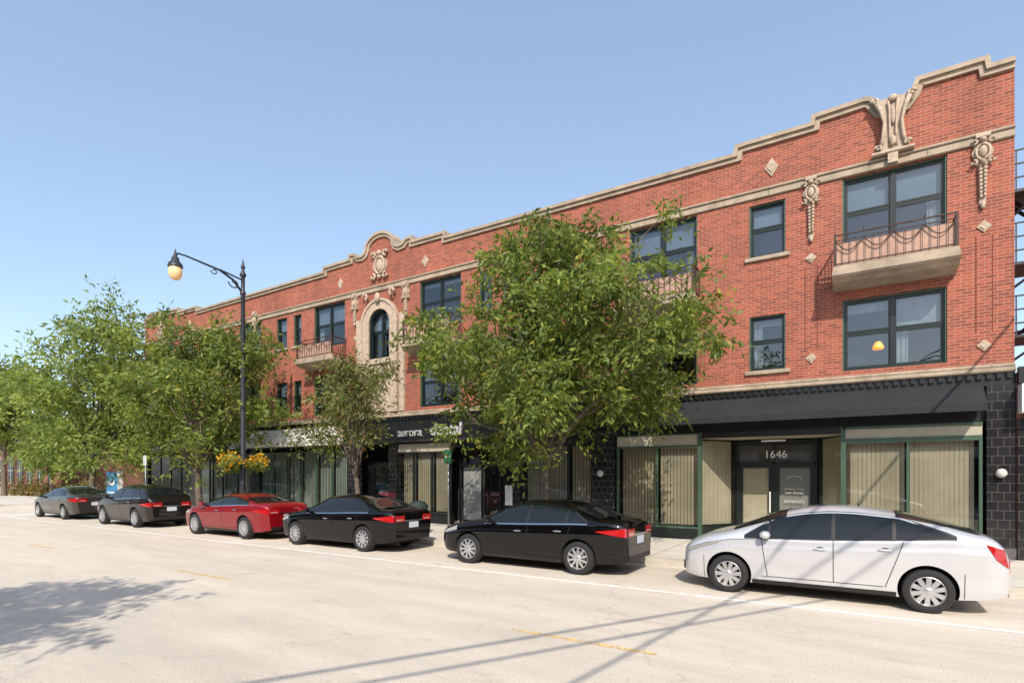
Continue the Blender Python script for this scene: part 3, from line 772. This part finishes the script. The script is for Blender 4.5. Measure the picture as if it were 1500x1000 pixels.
LEAF = leafmat("leaf_green",(.065,.105,.024),(.21,.26,.055),(.32,.29,.06),transl=.4)
LEAFL = leafmat("leaf_light_green",(.11,.165,.045),(.28,.34,.09),(.34,.35,.10),transl=.4)
LEAFD = leafmat("leaf_olive",(.06,.08,.022),(.17,.19,.05),(.26,.14,.05))
tree((-7.0,12.7,.15),2.7,(-6.7,12.4,5.25),(4.15,2.9,3.35),36,235,205,.165,LEAF,23,tr=.13,sig=.35,zmin=2.2,sep=.37,taper=.42,lean=.14)
tree((-14.1,12.7,.15),2.3,(-14.2,12.6,4.5),(2.4,1.9,2.4),15,66,105,.15,LEAFD,5,tr=.085,sig=.32,zmin=1.4)
tree((-23.4,12.7,.15),2.4,(-23.0,12.6,5.3),(3.9,2.8,3.5),26,165,140,.21,LEAF,8,tr=.13,sig=.43,zmin=1.9)
tree((-33.9,12.8,.15),2.9,(-32.4,13.0,6.0),(4.0,3.4,4.3),26,150,150,.26,LEAFL,14,tr=.15,sig=.54,zmin=1.5)
tree((-62.0,17.0,.15),4.0,(-62.5,17,8.2),(5.0,4.0,4.3),24,110,150,.40,LEAFL,17,tr=.2,sig=.75,zmin=3.5)
tree((-54.0,17.6,.15),2.2,(-53.5,17.6,4.2),(2.6,2.4,2.6),14,60,130,.30,LEAFL,19,tr=.1,sig=.5,zmin=.8)
tree((-6.9,-4.0,.15),3.4,(-6.7,-3.7,6.2),(2.2,1.9,1.7),14,70,110,.2,LEAF,31,tr=.13,sig=.30,taper=0)
rng = np.random.default_rng(77)
BT = empty("distant_trees"); cs = []; b = MB()
for k in range(20):
    X = rng.uniform(-125,-50); Y = rng.uniform(32,52); h = rng.uniform(9,13)
    b.tube([(X,Y,-.1),(X,Y,h*.6)],[.25,.12],BARK,6)
    for j in range(34):
        d = rng.normal(size=3); d/=np.linalg.norm(d); r = rng.uniform(0,1)**.4
        cs.append([X+d[0]*r*4.8,Y+d[1]*r*4.8,h*.6+d[2]*r*h*.4])
b.build("trunks", BT)
cs = np.array(cs); leaves_mesh("foliage", cs, np.full(len(cs),.95), 70, .55, LEAFL, rng, BT, asp=.6)
HB = empty("shrub_border"); cs = np.array([[-45.5-rng.uniform(0,20), 18.3+rng.uniform(-.25,.25), rng.uniform(.3,1.1)] for k in range(46)])
leaves_mesh("foliage", cs, np.full(len(cs),.42), 90, .2, leafmat("leaf_rusty",(.10,.09,.03),(.22,.16,.06)), rng, HB, asp=.6)
b = MB()
for c in cs: b.tube([(c[0],c[1],0),(c[0],c[1],c[2])],[.02,.008],BARK,4)
b.build("stems", HB)

# ------------------------------------------------------------ STREET LAMP
def street_lamp(x, y):
    T = empty("street_lamp",(x,y,.15)); b = MB(); M = mat("lamp_post_paint",(.03,.033,.04),.45,metal=.2,var=.2)
    b.lathe((0,0,0),[(.0,0),(.27,0),(.27,.12),(.22,.18),(.2,.5),(.15,.62),(.13,.9),(.16,.95),(.11,1.05),(.11,1.3),(.125,1.34),(.105,1.4),(.09,5),(.075,8.6),(.105,8.65),(.105,8.72),(.07,8.8),(.07,9.3),(.12,9.36),(.12,9.42),(.07,9.5),(.05,9.6),(.085,9.68),(.05,9.78),(.015,9.95),(0,10.1)],M,'z',14)
    b.tube([(0,-.05,8.75),(0,-.4,9.1),(0,-.9,9.3),(0,-1.5,9.36),(0,-2.1,9.42),(0,-2.35,9.42),(0,-2.45,9.32)],[.05,.045,.04,.035,.03,.03,.03],M,8)
    b.tube([(0,-.05,9.2),(0,-.9,9.32)],.03,M,6)
    b.tube([(0,-.35-.22*math.cos(t)*(1-t/9),8.98+.0-.2*math.sin(t)*(1-t/9)) for t in [i*.5 for i in range(13)]],.025,M,6)
    b.tube([(0,-1.1-.13*math.cos(t)*(1-t/9),9.2-.12*math.sin(t)*(1-t/9)) for t in [i*.5 for i in range(13)]],.02,M,6)
    b.lathe((0,-2.45,8.62),[(.0,.95),(.03,.85),(.05,.74),(.07,.66),(.11,.62),(.13,.5),(.21,.42),(.24,.30),(.2,.28),(0,.3)],M,'z',16)
    G = mat("amber_glass_globe",(.80,.52,.28),.25,var=.05,emis=(1,.5,.16),es=.2)
    b.lathe((0,-2.45,8.62),[(.19,.28),(.22,.18),(.21,.04),(.15,-.09),(.06,-.14),(0,-.15)],G,'z',18)
    b.box(-.04,.04,-.55,.55,2.55,2.62,M)
    b.build("post", T, angle=40)
    rng = np.random.default_rng(4); cs = []
    for sy in (-1,1):
        for k in range(16): cs.append([rng.normal()*.2, sy*.45+rng.normal()*.2, 2.3+rng.normal()*.08])
    cs = np.array(cs); leaves_mesh("basket_greenery", cs, np.full(len(cs),.13), 60, .10, LEAFL, rng, T, asp=.7)
    FL = leafmat("flower_yellow",(.72,.36,.02),(.82,.50,.03),(.6,.2,.02))
    cs[:,2] += .08
    leaves_mesh("basket_flowers", cs, np.full(len(cs),.15), 30, .085, FL, rng, T, asp=.9)
    b = MB()
    for sy in (-1,1): b.lathe((0,sy*.45,2.05),[(0,0),(.15,.03),(.25,.2),(.25,.23)],M,'z',12)
    b.build("baskets", T)
street_lamp(-19.8,12.35)

# ------------------------------------------------------------ small street furniture
STEEL = mat("galvanised_steel",(.3,.3,.3),.45,metal=.8,var=.2)
def sign(x, y, h, col, w=.3, ht=.45, name="parking_sign"):
    T = empty(name,(x,y,.15)); b = MB()
    b.tube([(0,0,0),(0,0,h)],.025,STEEL,8)
    b.prism([(-w/2+.03,h-ht),(w/2-.03,h-ht),(w/2,h-ht+.03),(w/2,h-.03),(w/2-.03,h),(-w/2+.03,h),(-w/2,h-.03),(-w/2,h-ht+.03)],-.035,-.028,mat("sign_face_%g"%col[1],col,.4,var=.1))
    b.box(-w/2+.05,w/2-.05,-.038,-.0355,h-ht*.55,h-ht*.45,WHITE)
    b.build("post_and_plate", T)
sign(-10.0,12.5,2.55,(.02,.10,.05),w=.26,ht=.40)
sign(-27.6,12.5,2.7,(.6,.6,.6))
T = empty("litter_bin",(-11.6,13.0,.15)); b = MB()
b.lathe((0,0,0),[(0,0),(.24,0),(.28,.1),(.29,.8),(.31,.82),(.31,.88),(.2,1.0),(.0,1.03)],mat("bin_paint",(.02,.035,.03),.5,var=.2),'z',18); b.build("body",T,angle=35)
T = empty("newspaper_box",(-12.9,12.9,.15)); b = MB()
BR = mat("box_maroon",(.12,.02,.03),.4)
b.box(-.22,.22,-.2,.2,.35,1.05,BR); b.prismx([(-.2,1.052),(.2,1.052),(.2,1.25),(-.05,1.25)],-.22,.22,BR); b.box(-.05,.05,-.05,.05,0,.35,BLACK); b.box(-.17,.17,-.21,-.202,.6,.98,WHITE); b.build("cabinet",T)
T = empty("blue_information_sign",(-31.3,12.75,.15)); b = MB()
BL = mat("sign_blue",(.04,.26,.52),.4,var=.08)
b.box(-.62,.62,-.1,.1,.15,1.95,BL); b.box(-.64,.64,-.12,.12,0,.15,WHITE); b.box(-.45,.3,-.108,-.102,1.3,1.5,WHITE); b.box(-.45,.40,-.108,-.102,.9,.98,WHITE); b.box(.625,.66,-.11,.11,0,2.0,WHITE); b.build("panel",T)

# overhead cables
b = MB(); CB = mat("cable_black",(.02,.02,.02),.6)
def cable(p, q, r=.03, sag=.15):
    p = Vector(p); q = Vector(q); b.tube([p.lerp(q,t/12)-Vector((0,0,sag*4*(t/12)*(1-t/12))) for t in range(13)], r, CB, 6)
cable((-2.33,-7.0,7.1),(10.3,16.2,7.1),.034); cable((1.3,-7.0,7.1),(4.1,16.2,7.1),.032); cable((-2.33,-7.0,6.6),(10.6,16.2,6.8),.03)
b.build("overhead_cables")
for p in ((-2.33,-7.0),(1.3,-7.0)):
    T = empty("utility_pole",(p[0],p[1],.1)); b = MB(); WD = mat("pole_wood",(.16,.11,.07),.9,var=.3)
    b.tube([(0,0,0),(0,0,8)],[.16,.11],WD,12); b.box(-.9,.9,-.06,.06,7.0,7.14,WD)
    for q in (-.8,0,.8): b.lathe((q,0,7.14),[(.04,0),(.05,.06),(.03,.12),(0,.13)],WHITE,'z',8)
    b.build("pole",T)

# ------------------------------------------------------------ CARS
TYRE = mat("tyre_rubber",(.016,.016,.017),.8,var=.2,vs=20)
RIM = mat("alloy_wheel",(.58,.58,.59),.3,metal=.75,var=.08)
CGL = mat("car_glass",(.008,.011,.012),.03,spec=.55,coat=0)
CHROME = mat("chrome_trim",(.6,.6,.62),.15,metal=1)
TRIM = mat("black_plastic",(.012,.012,.013),.5)
GAP = mat("panel_gap",(.006,.006,.006),.9)
TAIL = mat("tail_lamp_red",(.38,.008,.01),.12,coat=.8)
LENS = mat("tail_lamp_clear",(.45,.30,.28),.12,coat=.8)
HEADL = mat("headlamp_lens",(.30,.29,.27),.1,coat=.8)
WELL = mat("wheel_well",(.006,.006,.006),.95)
PLATE = mat("licence_plate",(.5,.55,.62),.5)
def paint(name, col, metal=.0, rough=.35, spec=.2):
    return mat(name, col, rough, metal=metal, coat=1., var=.05, vs=1.5, spec=spec)
def car(cx_, cy_, S, name="parked_car"):
    P = S['paint']; Lh = S['L']/2; e = .5; tum = S.get('tum',.42)
    xs = np.linspace(-Lh,Lh,400)
    def sm(pts, w):
        z = np.interp(xs,[p[0]*Lh for p in pts],[p[1] for p in pts])
        k = max(1,int(w/(2*Lh)*400)); zp = np.pad(z,(k,k),mode='edge'); ker = np.ones(2*k+1)/(2*k+1)
        s = np.convolve(zp,ker,'valid')
        ed = np.clip(np.minimum(xs+Lh, Lh-xs)/.12,0,1); return s*ed+z*(1-ed)
    TOP = sm(S['top'],.09); BEL = sm(S['belt'],.08); BOT = sm(S['bot'],.05); WID = sm(S['wid'],.07)
    BEL = np.minimum(BEL, TOP-.03)
    def at(x): return (np.interp(x,xs,TOP),np.interp(x,xs,BEL),np.interp(x,xs,BOT),np.interp(x,xs,WID))
    def low(r, W): return W*(1-.12*(1-r)**3-.035*r**3 + .014*math.exp(-((r-.78)/.06)**2) - .016*math.exp(-((r-.35)/.15)**2))
    def up(x,t):
        T_,B_,O_,W = at(x); H = T_-B_; c = math.cos(t)**e if t<math.pi/2-1e-6 else 0; s = math.sin(t)**e
        return c*(W*.965-tum*H*s), B_+H*s
    def side_y(x,z):
        T_,B_,O_,W = at(x)
        if z <= B_: return low(max(0,(z-O_)/(B_-O_)),W)
        s = min((z-B_)/(T_-B_),.999); c = (1-s**(2/e))**(e/2); return c*(W*.965-tum*(z-B_))
    st = sorted(set([round(v,4) for v in list(np.linspace(-Lh,-Lh+.3,14))+list(np.linspace(-Lh+.3,Lh-.3,80))+list(np.linspace(Lh-.3,Lh,14))]))
    NL, NU = 20, 16
    V = []; F = []
    for x in st:
        T_,B_,O_,W = at(x); half = []
        half.append((0,O_)); half.append((W*.6,O_))
        for i in range(NL+1):
            r = i/NL; half.append((low(r,W),O_+(B_-O_)*r))
        for i in range(1,NU+1):
            half.append(up(x,(i/NU)*math.pi/2))
        pts = half + [(-y,z) for y,z in reversed(half[1:-1])]
        n = len(pts); V += [(x,-y,z) for y,z in pts]
    for i in range(len(st)-1):
        for j in range(n): F.append((i*n+j,i*n+(j+1)%n,(i+1)*n+(j+1)%n,(i+1)*n+j))
    F.append(tuple(range(n-1,-1,-1))); F.append(tuple((len(st)-1)*n+j for j in range(n)))
    T = empty(name,(cx_,cy_,0))
    me = bpy.data.meshes.new("body"); me.from_pydata(V,[],F); me.materials.append(P); me.materials.append(WELL)
    me.update()
    bm = bmesh.new(); bm.from_mesh(me); bmesh.ops.recalc_face_normals(bm,faces=bm.faces); bm.to_mesh(me); bm.free()
    body = bpy.data.objects.new("body",me); COL.objects.link(body)
    r = S['r']; Wm = S['wid'][len(S['wid'])//2][1]
    cb = MB()
    for wx in S['wx']:
        for sy in (-1,1):
            y0, y1 = sy*(Wm-.30), sy*(Wm+.2); N = 40; vs = []
            for yy in (y0,y1):
                for j in range(N):
                    t = 2*math.pi*j/N; vs.append((wx+(r+.05)*math.cos(t),yy,r+.01+(r+.05)*math.sin(t)))
            cb.add(vs,[(j,(j+1)%N,N+(j+1)%N,N+j) for j in range(N)]+[tuple(range(N-1,-1,-1)),tuple(range(N,2*N))],WELL)
    cut = cb.build("cutter")
    bm = bmesh.new(); bm.from_mesh(cut.data); bmesh.ops.recalc_face_normals(bm,faces=bm.faces); bm.to_mesh(cut.data); bm.free()
    md = body.modifiers.new("b",'BOOLEAN'); md.operation='DIFFERENCE'; md.object=cut; md.solver='EXACT'; md.material_mode='TRANSFER'
    dg = bpy.context.evaluated_depsgraph_get(); nm = bpy.data.meshes.new_from_object(body.evaluated_get(dg))
    body.modifiers.clear(); body.data = nm; bpy.data.objects.remove(cut)
    nm.polygons.foreach_set("use_smooth",[True]*len(nm.polygons)); nm.set_sharp_from_angle(angle=math.radians(32))
    body.parent = T
    b = MB()
    def patch(lo, hi, m, off=.006, nz=6):
        k = len(lo)
        for sy in (-1,1):
            vs = []
            for i in range(k):
                for j in range(nz+1):
                    t = j/nz; x = lo[i][0]*(1-t)+hi[i][0]*t; z = lo[i][1]*(1-t)+hi[i][1]*t
                    vs.append((x, sy*(side_y(x,z)+off), z))
            fs = []
            for i in range(k-1):
                for j in range(nz):
                    q = (i*(nz+1)+j,(i+1)*(nz+1)+j,(i+1)*(nz+1)+j+1,i*(nz+1)+j+1)
                    fs.append(q if sy<0 else q[::-1])
            b.add(vs,fs,m,True)
    def strip(pts, w, m, off=.004):
        patch([(x-w/2,z) for x,z in pts],[(x+w/2,z) for x,z in pts],m,off,1)
    def hstrip(x0,x1,fz,w,m,off=.005,n=40):
        X = np.linspace(x0,x1,n); patch([(x,fz(x)) for x in X],[(x,fz(x)+w) for x in X],m,off,1)
    g0,g1 = S['glass']; bl = S.get('wtop',.80)
    X = np.linspace(g0,g1,70); lo=[];hi=[];lo2=[];hi2=[]
    slf, slr = S['slf'], S['slr']
    for x in X:
        T_,B_,O_,W = at(x); zl = B_+.035; zh = B_+bl*(T_-B_)
        zh = min(zh, zl+(x-g0)*slf+.01, zl+(g1-x)*slr+.01)
        lo.append((x,zl)); hi.append((x,max(zh,zl+.005)))
        lo2.append((x,zl-.022)); hi2.append((x,min(zh+.03, zl+(x-g0+.04)*slf+.02)))
    patch(lo2,hi2,TRIM,.003)
    patch(lo,hi,CGL,.008)
    if S.get('chrome'): hstrip(g0,g1,lambda x:at(x)[1]+.012,.02,CHROME,.012)
    for px,pw in S['pill']:
        strip([(px,z) for z in np.linspace(at(px)[1]+.035, at(px)[1]+bl*(at(px)[0]-at(px)[1])-.003,8)],pw,TRIM,.011)
    def screen(x0,x1,m,cf=.86,off=.010,dirx=-1):
        nx, nt = 16, 20; vs = []
        for i in range(nx+1):
            x = x0+(x1-x0)*i/nx
            for j in range(nt+1):
                u = -1+2*j/nt; c = abs(u)*cf; cosv = min(c**(1/e),1); t = math.acos(cosv) if c>0 else math.pi/2
                y,z = up(x,t); vs.append((x+dirx*off*.5,math.copysign(y,u) if c>0 else 0,z+off))
        fs = [(i*(nt+1)+j,(i+1)*(nt+1)+j,(i+1)*(nt+1)+j+1,i*(nt+1)+j+1) for i in range(nx) for j in range(nt)]
        b.add(vs,fs,m,True)
    screen(*S['ws'],CGL,.90,dirx=-1); screen(*S['rs'],CGL,S.get('rcf',.84),dirx=1)
    for pts in S['gaps']:
        x0,x1 = pts
        n = 14; B0 = at(x0)[1]
        strip([(x0+(x1-x0)*k/n, S['sill']+(B0+.01-S['sill'])*k/n) for k in range(n+1)],.011,GAP,.003)
    gx0 = min(p[1] for p in S['gaps']); gx1 = max(p[0] for p in S['gaps'])
    hstrip(gx0,gx1-.02,lambda x:S['sill'],.010,GAP,.003)
    hstrip(S['wx'][0]+r+.06,S['wx'][1]-r-.06,lambda x:at(x)[2]+.0,.07,TRIM,.004)
    hstrip(-Lh*.93,S['wx'][0]+r*1.9,lambda x:at(x)[1]-.005,.008,GAP,.003)
    strip([(S['wx'][1]+r+.10,z) for z in np.linspace(at(S['wx'][1]+r+.1)[2]+.02,.60,8)],.009,GAP,.003)
    strip([(S['wx'][0]-r-.09,z) for z in np.linspace(at(S['wx'][0]-r-.09)[2]+.02,.60,8)],.009,GAP,.003)
    for hx in S['handles']:
        zz = at(hx)[1]-.12
        for sy in (-1,1):
            y = side_y(hx,zz); b.ell((hx,sy*(y+.018),zz),(.10,.016,.018),CHROME if S.get('chrome') else P,12,6)
            b.ell((hx,sy*(y+.0),zz),(.06,.006,.035),GAP,12,6)
    mx_ = S['mirror']
    for sy in (-1,1):
        T_,B_,O_,W = at(mx_)
        b.ell((mx_,sy*(W+.07),B_+.09),(.085,.11,.065),P,14,8); b.box(mx_-.03,mx_+.03,min(sy*(W-.08),sy*(W+.04)),max(sy*(W-.08),sy*(W+.04)),B_+.03,B_+.07,TRIM)
    for lo_,hi_,m in S['lamps']:
        n = 14
        def res(pl):
            d = np.linspace(0,1,n); px=[p[0] for p in pl]; pz=[p[1] for p in pl]; s = np.linspace(0,1,len(pl))
            return list(zip(np.interp(d,s,px),np.interp(d,s,pz)))
        patch(res(lo_),res(hi_),m,.008,4)
    xe = Lh+.006; T_,B_,O_,W = at(Lh)
    for sy in (-1,1):
        z0,z1 = S['rlamp']; ya,yb = sorted((sy*W*.50,sy*W*.985))
        b.box(xe-.02,xe,ya,yb,z0,z1,TAIL); b.box(xe-.02,xe+.003,ya+.04,yb-.06,z0+.03,z0+.06,LENS)
    b.box(xe-.02,xe+.006,-.17,.17,S['plate'],S['plate']+.15,PLATE)
    b.box(xe-.02,xe+.004,-.34,.34,S['plate']+.17,S['plate']+.20,CHROME)
    b.box(xe-.03,xe-.001,-W*.9,W*.9,.30,.40,TRIM)
    b.box(-Lh-.006,-Lh+.02,-.5,.5,.3,.45,TRIM)
    b.box(-Lh+.35,Lh-.35,-.6,.6,.19,.27,WELL)
    ax = S.get('ant',.40*Lh); b.tube([(ax,0,at(ax)[0]-.01),(ax+.12,0,at(ax)[0]+.12)],[.012,.004],TRIM,6)
    b.build("trim_and_glass",T)
    wm = MB()
    for wx in S['wx']:
        for sy in (-1,1):
            yo = sy*(Wm-.035); c = (wx,yo,r)
            def pr(l): return [(q[0],-sy*q[1]) for q in l]
            wm.lathe(c,pr([(r*.66,.0),(r*.70,-.012),(r*.84,-.018),(r*.95,-.004),(r,.03),(r,.17),(r*.92,.2),(r*.6,.2)]),TYRE,'y',40)
            wm.lathe(c,pr([(r*.69,.0),(r*.645,-.006),(r*.61,.02),(r*.60,.09)]),RIM,'y',40)
            wm.lathe(c,pr([(r*.62,.07),(0,.075)]),WELL,'y',30)
            wm.lathe(c,pr([(r*.45,.068),(r*.44,.055),(0,.055)]),STEEL,'y',30)
            wm.lathe(c,pr([(r*.19,.04),(r*.19,.004),(r*.15,-.006),(0,-.008)]),RIM,'y',18)
            ns = S.get('spokes',10)
            for k in range(ns):
                t = 2*math.pi*k/ns+.2+wx; ct,s_ = math.cos(t),math.sin(t)
                w0,w1 = S.get('sw',(.022,.018))
                vs = []
                for rr,ww,yy in ((r*.10,w0,.0),(r*.63,w1,.008)):
                    for a in (-1,1):
                        for dy in (0,.035):
                            vs.append((wx+rr*ct-a*ww*s_, yo-sy*(yy+dy), r+rr*s_+a*ww*ct))
                wm.add(vs,[(0,2,6,4),(1,5,7,3),(0,4,5,1),(2,3,7,6)],RIM)
    wm.build("wheels",T,angle=40)
    return T
def sedan(L, H, paintm, chrome=True, spokes=10):
    h = H/1.46
    top = [(-1,.66),(-.975,.74),(-.9,.83),(-.75,.92),(-.46,1.02),(-.13,1.39),(.02,1.45),(.16,1.46),(.34,1.43),(.5,1.34),(.76,1.12),(.93,1.10),(.975,1.05),(1,.97)]
    top = [(a,z*h if z>1 else z) for a,z in top]
    return dict(L=L, paint=paintm, top=top,
      belt=[(-1,.58),(-.9,.70),(-.7,.82),(-.44,.90),(0,.93),(.5,.98),(.85,1.0),(.97,.95),(1,.88)],
      bot=[(-1,.27),(-.85,.22),(-.5,.2),(.5,.2),(.85,.24),(1,.3)],
      wid=[(-1,.52),(-.985,.62),(-.95,.72),(-.88,.80),(-.7,.87),(-.3,.89),(0,.89),(.4,.89),(.75,.875),(.9,.83),(.97,.76),(1,.68)],
      r=.33, wx=(-.60*L/2,.57*L/2), glass=(-.40*L/2,.66*L/2), slf=.75, slr=.62, pill=[(.07*L/2,.06),(.46*L/2,.035)],
      ws=(-.45*L/2,-.13*L/2), rs=(.50*L/2,.77*L/2), gaps=[(-.36*L/2,-.38*L/2),(.075*L/2,.07*L/2),(.42*L/2,.50*L/2)], sill=.33,
      handles=(-.03*L/2,.38*L/2), mirror=-.335*L/2, chrome=chrome,
      lamps=[([(-.97*L/2,.62),(-.74*L/2,.74)],[(-.965*L/2,.68),(-.74*L/2,.84)],HEADL),([(.74*L/2,.87),(.992*L/2,.78)],[(.74*L/2,.885),(.985*L/2,.95)],TAIL)],
      rlamp=(.79,.94), plate=.62, spokes=spokes)
BLKP = paint("car_paint_black",(.002,.002,.0024),0,.2,spec=0)
S = sedan(4.62,1.46,BLKP); car(-6.05,10.84,S)
S = sedan(4.62,1.46,BLKP); car(-12.15,10.86,S)
S = sedan(4.75,1.38,paint("car_paint_red",(.22,.004,.009),.15,.3),chrome=True,spokes=14)
S['belt'] = [(-1,.60),(-.9,.72),(-.7,.84),(-.44,.92),(0,.97),(.5,1.03),(.85,1.04),(.97,.97),(1,.9)]; S['r']=.345
S['top'] = [(-1,.68),(-.975,.76),(-.9,.85),(-.7,.94),(-.42,1.02),(-.10,1.32),(.05,1.38),(.2,1.38),(.36,1.34),(.55,1.24),(.78,1.13),(.93,1.12),(.975,1.06),(1,.98)]
car(-17.35,10.85,S)
S = sedan(4.5,1.6,paint("car_paint_dark_brown",(.010,.008,.007),.2,.32),chrome=True)
S['top'] = [(-1,.78),(-.975,.88),(-.9,.98),(-.5,1.12),(-.2,1.50),(-.02,1.60),(.2,1.62),(.5,1.58),(.72,1.48),(.92,1.18),(.98,1.08),(1,.95)]
S['belt'] = [(-1,.66),(-.9,.80),(-.5,1.0),(0,1.03),(.5,1.08),(.9,1.10),(.97,1.0),(1,.88)]; S['r']=.36
S['rs']=(.72*2.25,.90*2.25); S['glass']=(-.43*2.25,.78*2.25)
car(-24.2,10.85,S)
S = sedan(4.8,1.46,paint("car_paint_taupe",(.05,.043,.037),.4,.32)); car(-31.0,10.95,S)
L = 4.45
S = dict(L=L, paint=paint("car_paint_silver",(.62,.63,.65),.45,.34,.5),
  top=[(-1,.66),(-.975,.76),(-.92,.86),(-.8,.97),(-.62,1.07),(-.30,1.36),(-.12,1.46),(.03,1.495),(.18,1.49),(.42,1.42),(.68,1.28),(.88,1.14),(.95,1.09),(.985,.98),(1,.86)],
  belt=[(-1,.58),(-.92,.72),(-.8,.82),(-.60,.91),(0,.95),(.4,1.0),(.7,1.05),(.9,1.03),(.97,.93),(1,.80)],
  bot=[(-1,.24),(-.85,.2),(-.5,.19),(.5,.19),(.85,.23),(1,.30)],
  wid=[(-1,.46),(-.985,.58),(-.95,.69),(-.87,.78),(-.7,.85),(-.3,.865),(0,.865),(.4,.865),(.75,.85),(.9,.81),(.97,.74),(1,.66)],
  r=.315, wx=(-.635*L/2,.59*L/2), glass=(-.52*L/2,.74*L/2), slf=.62, slr=.42, pill=[(.06*L/2,.05),(.41*L/2,.045),(-.35*L/2,.035)],
  ws=(-.60*L/2,-.24*L/2), rs=(.42*L/2,.86*L/2), gaps=[(-.36*L/2,-.40*L/2),(.06*L/2,.06*L/2),(.36*L/2,.46*L/2)], sill=.32, handles=(-.02*L/2,.36*L/2),
  mirror=-.37*L/2, spokes=10, sw=(.022,.034), wtop=.79, rcf=.84, ant=.45,
  lamps=[([(-.955*L/2,.62),(-.70*L/2,.84)],[(-.94*L/2,.70),(-.70*L/2,.88)],HEADL),([(.93*L/2,.82),(.995*L/2,.70)],[(.88*L/2,1.03),(.975*L/2,.95)],TAIL)],
  rlamp=(.62,.8), plate=.5)
car(-.47,10.72,S)

# ------------------------------------------------------------ light, sky, camera
w = bpy.data.worlds.new("World"); scene.world = w; w.use_nodes = True
nt = w.node_tree; bg = nt.nodes["Background"]; sky = nt.nodes.new("ShaderNodeTexSky"); sky.sky_type = 'NISHITA'
EL, AZ = 40, 150
sky.sun_disc = False; sky.sun_elevation = math.radians(EL); sky.sun_rotation = math.radians(AZ)
sky.air_density = 1.0; sky.dust_density = 1.5; sky.ozone_density = 1.0
ma = nt.nodes.new("ShaderNodeVectorMath"); ma.operation = 'MULTIPLY_ADD'
ma.inputs[1].default_value = (1.2,1.2,1.2); ma.inputs[2].default_value = (1.12,1.42,1.8)   # sky scaled up, flat pale blue added to brighten it and the ambient light
nt.links.new(sky.outputs[0], ma.inputs[0]); nt.links.new(ma.outputs[0], bg.inputs[0]); bg.inputs[1].default_value = .15
sd = bpy.data.lights.new("sun",'SUN'); sd.energy = 5.0; sd.angle = math.radians(.5); sd.color = (1,.92,.80)
so = bpy.data.objects.new("sun", sd); COL.objects.link(so)
a = math.radians(AZ); el = math.radians(EL)
dirv = Vector((math.sin(a)*math.cos(el), math.cos(a)*math.cos(el), math.sin(el)))
so.rotation_euler = dirv.to_track_quat('Z','Y').to_euler(); so.location = dirv*50
cam = bpy.data.cameras.new("camera"); cam.sensor_width = 36; cam.lens = 36*810/1500; cam.shift_y = 194/1500
cam.clip_end = 1500; cam.clip_start = .05
co = bpy.data.objects.new("camera", cam); COL.objects.link(co)
co.location = (0,0,2.0); co.rotation_euler = (math.radians(90),0,math.radians(32.1))
scene.camera = co
scene.view_settings.view_transform = 'Standard'; scene.view_settings.look = 'None'; scene.view_settings.exposure = 0
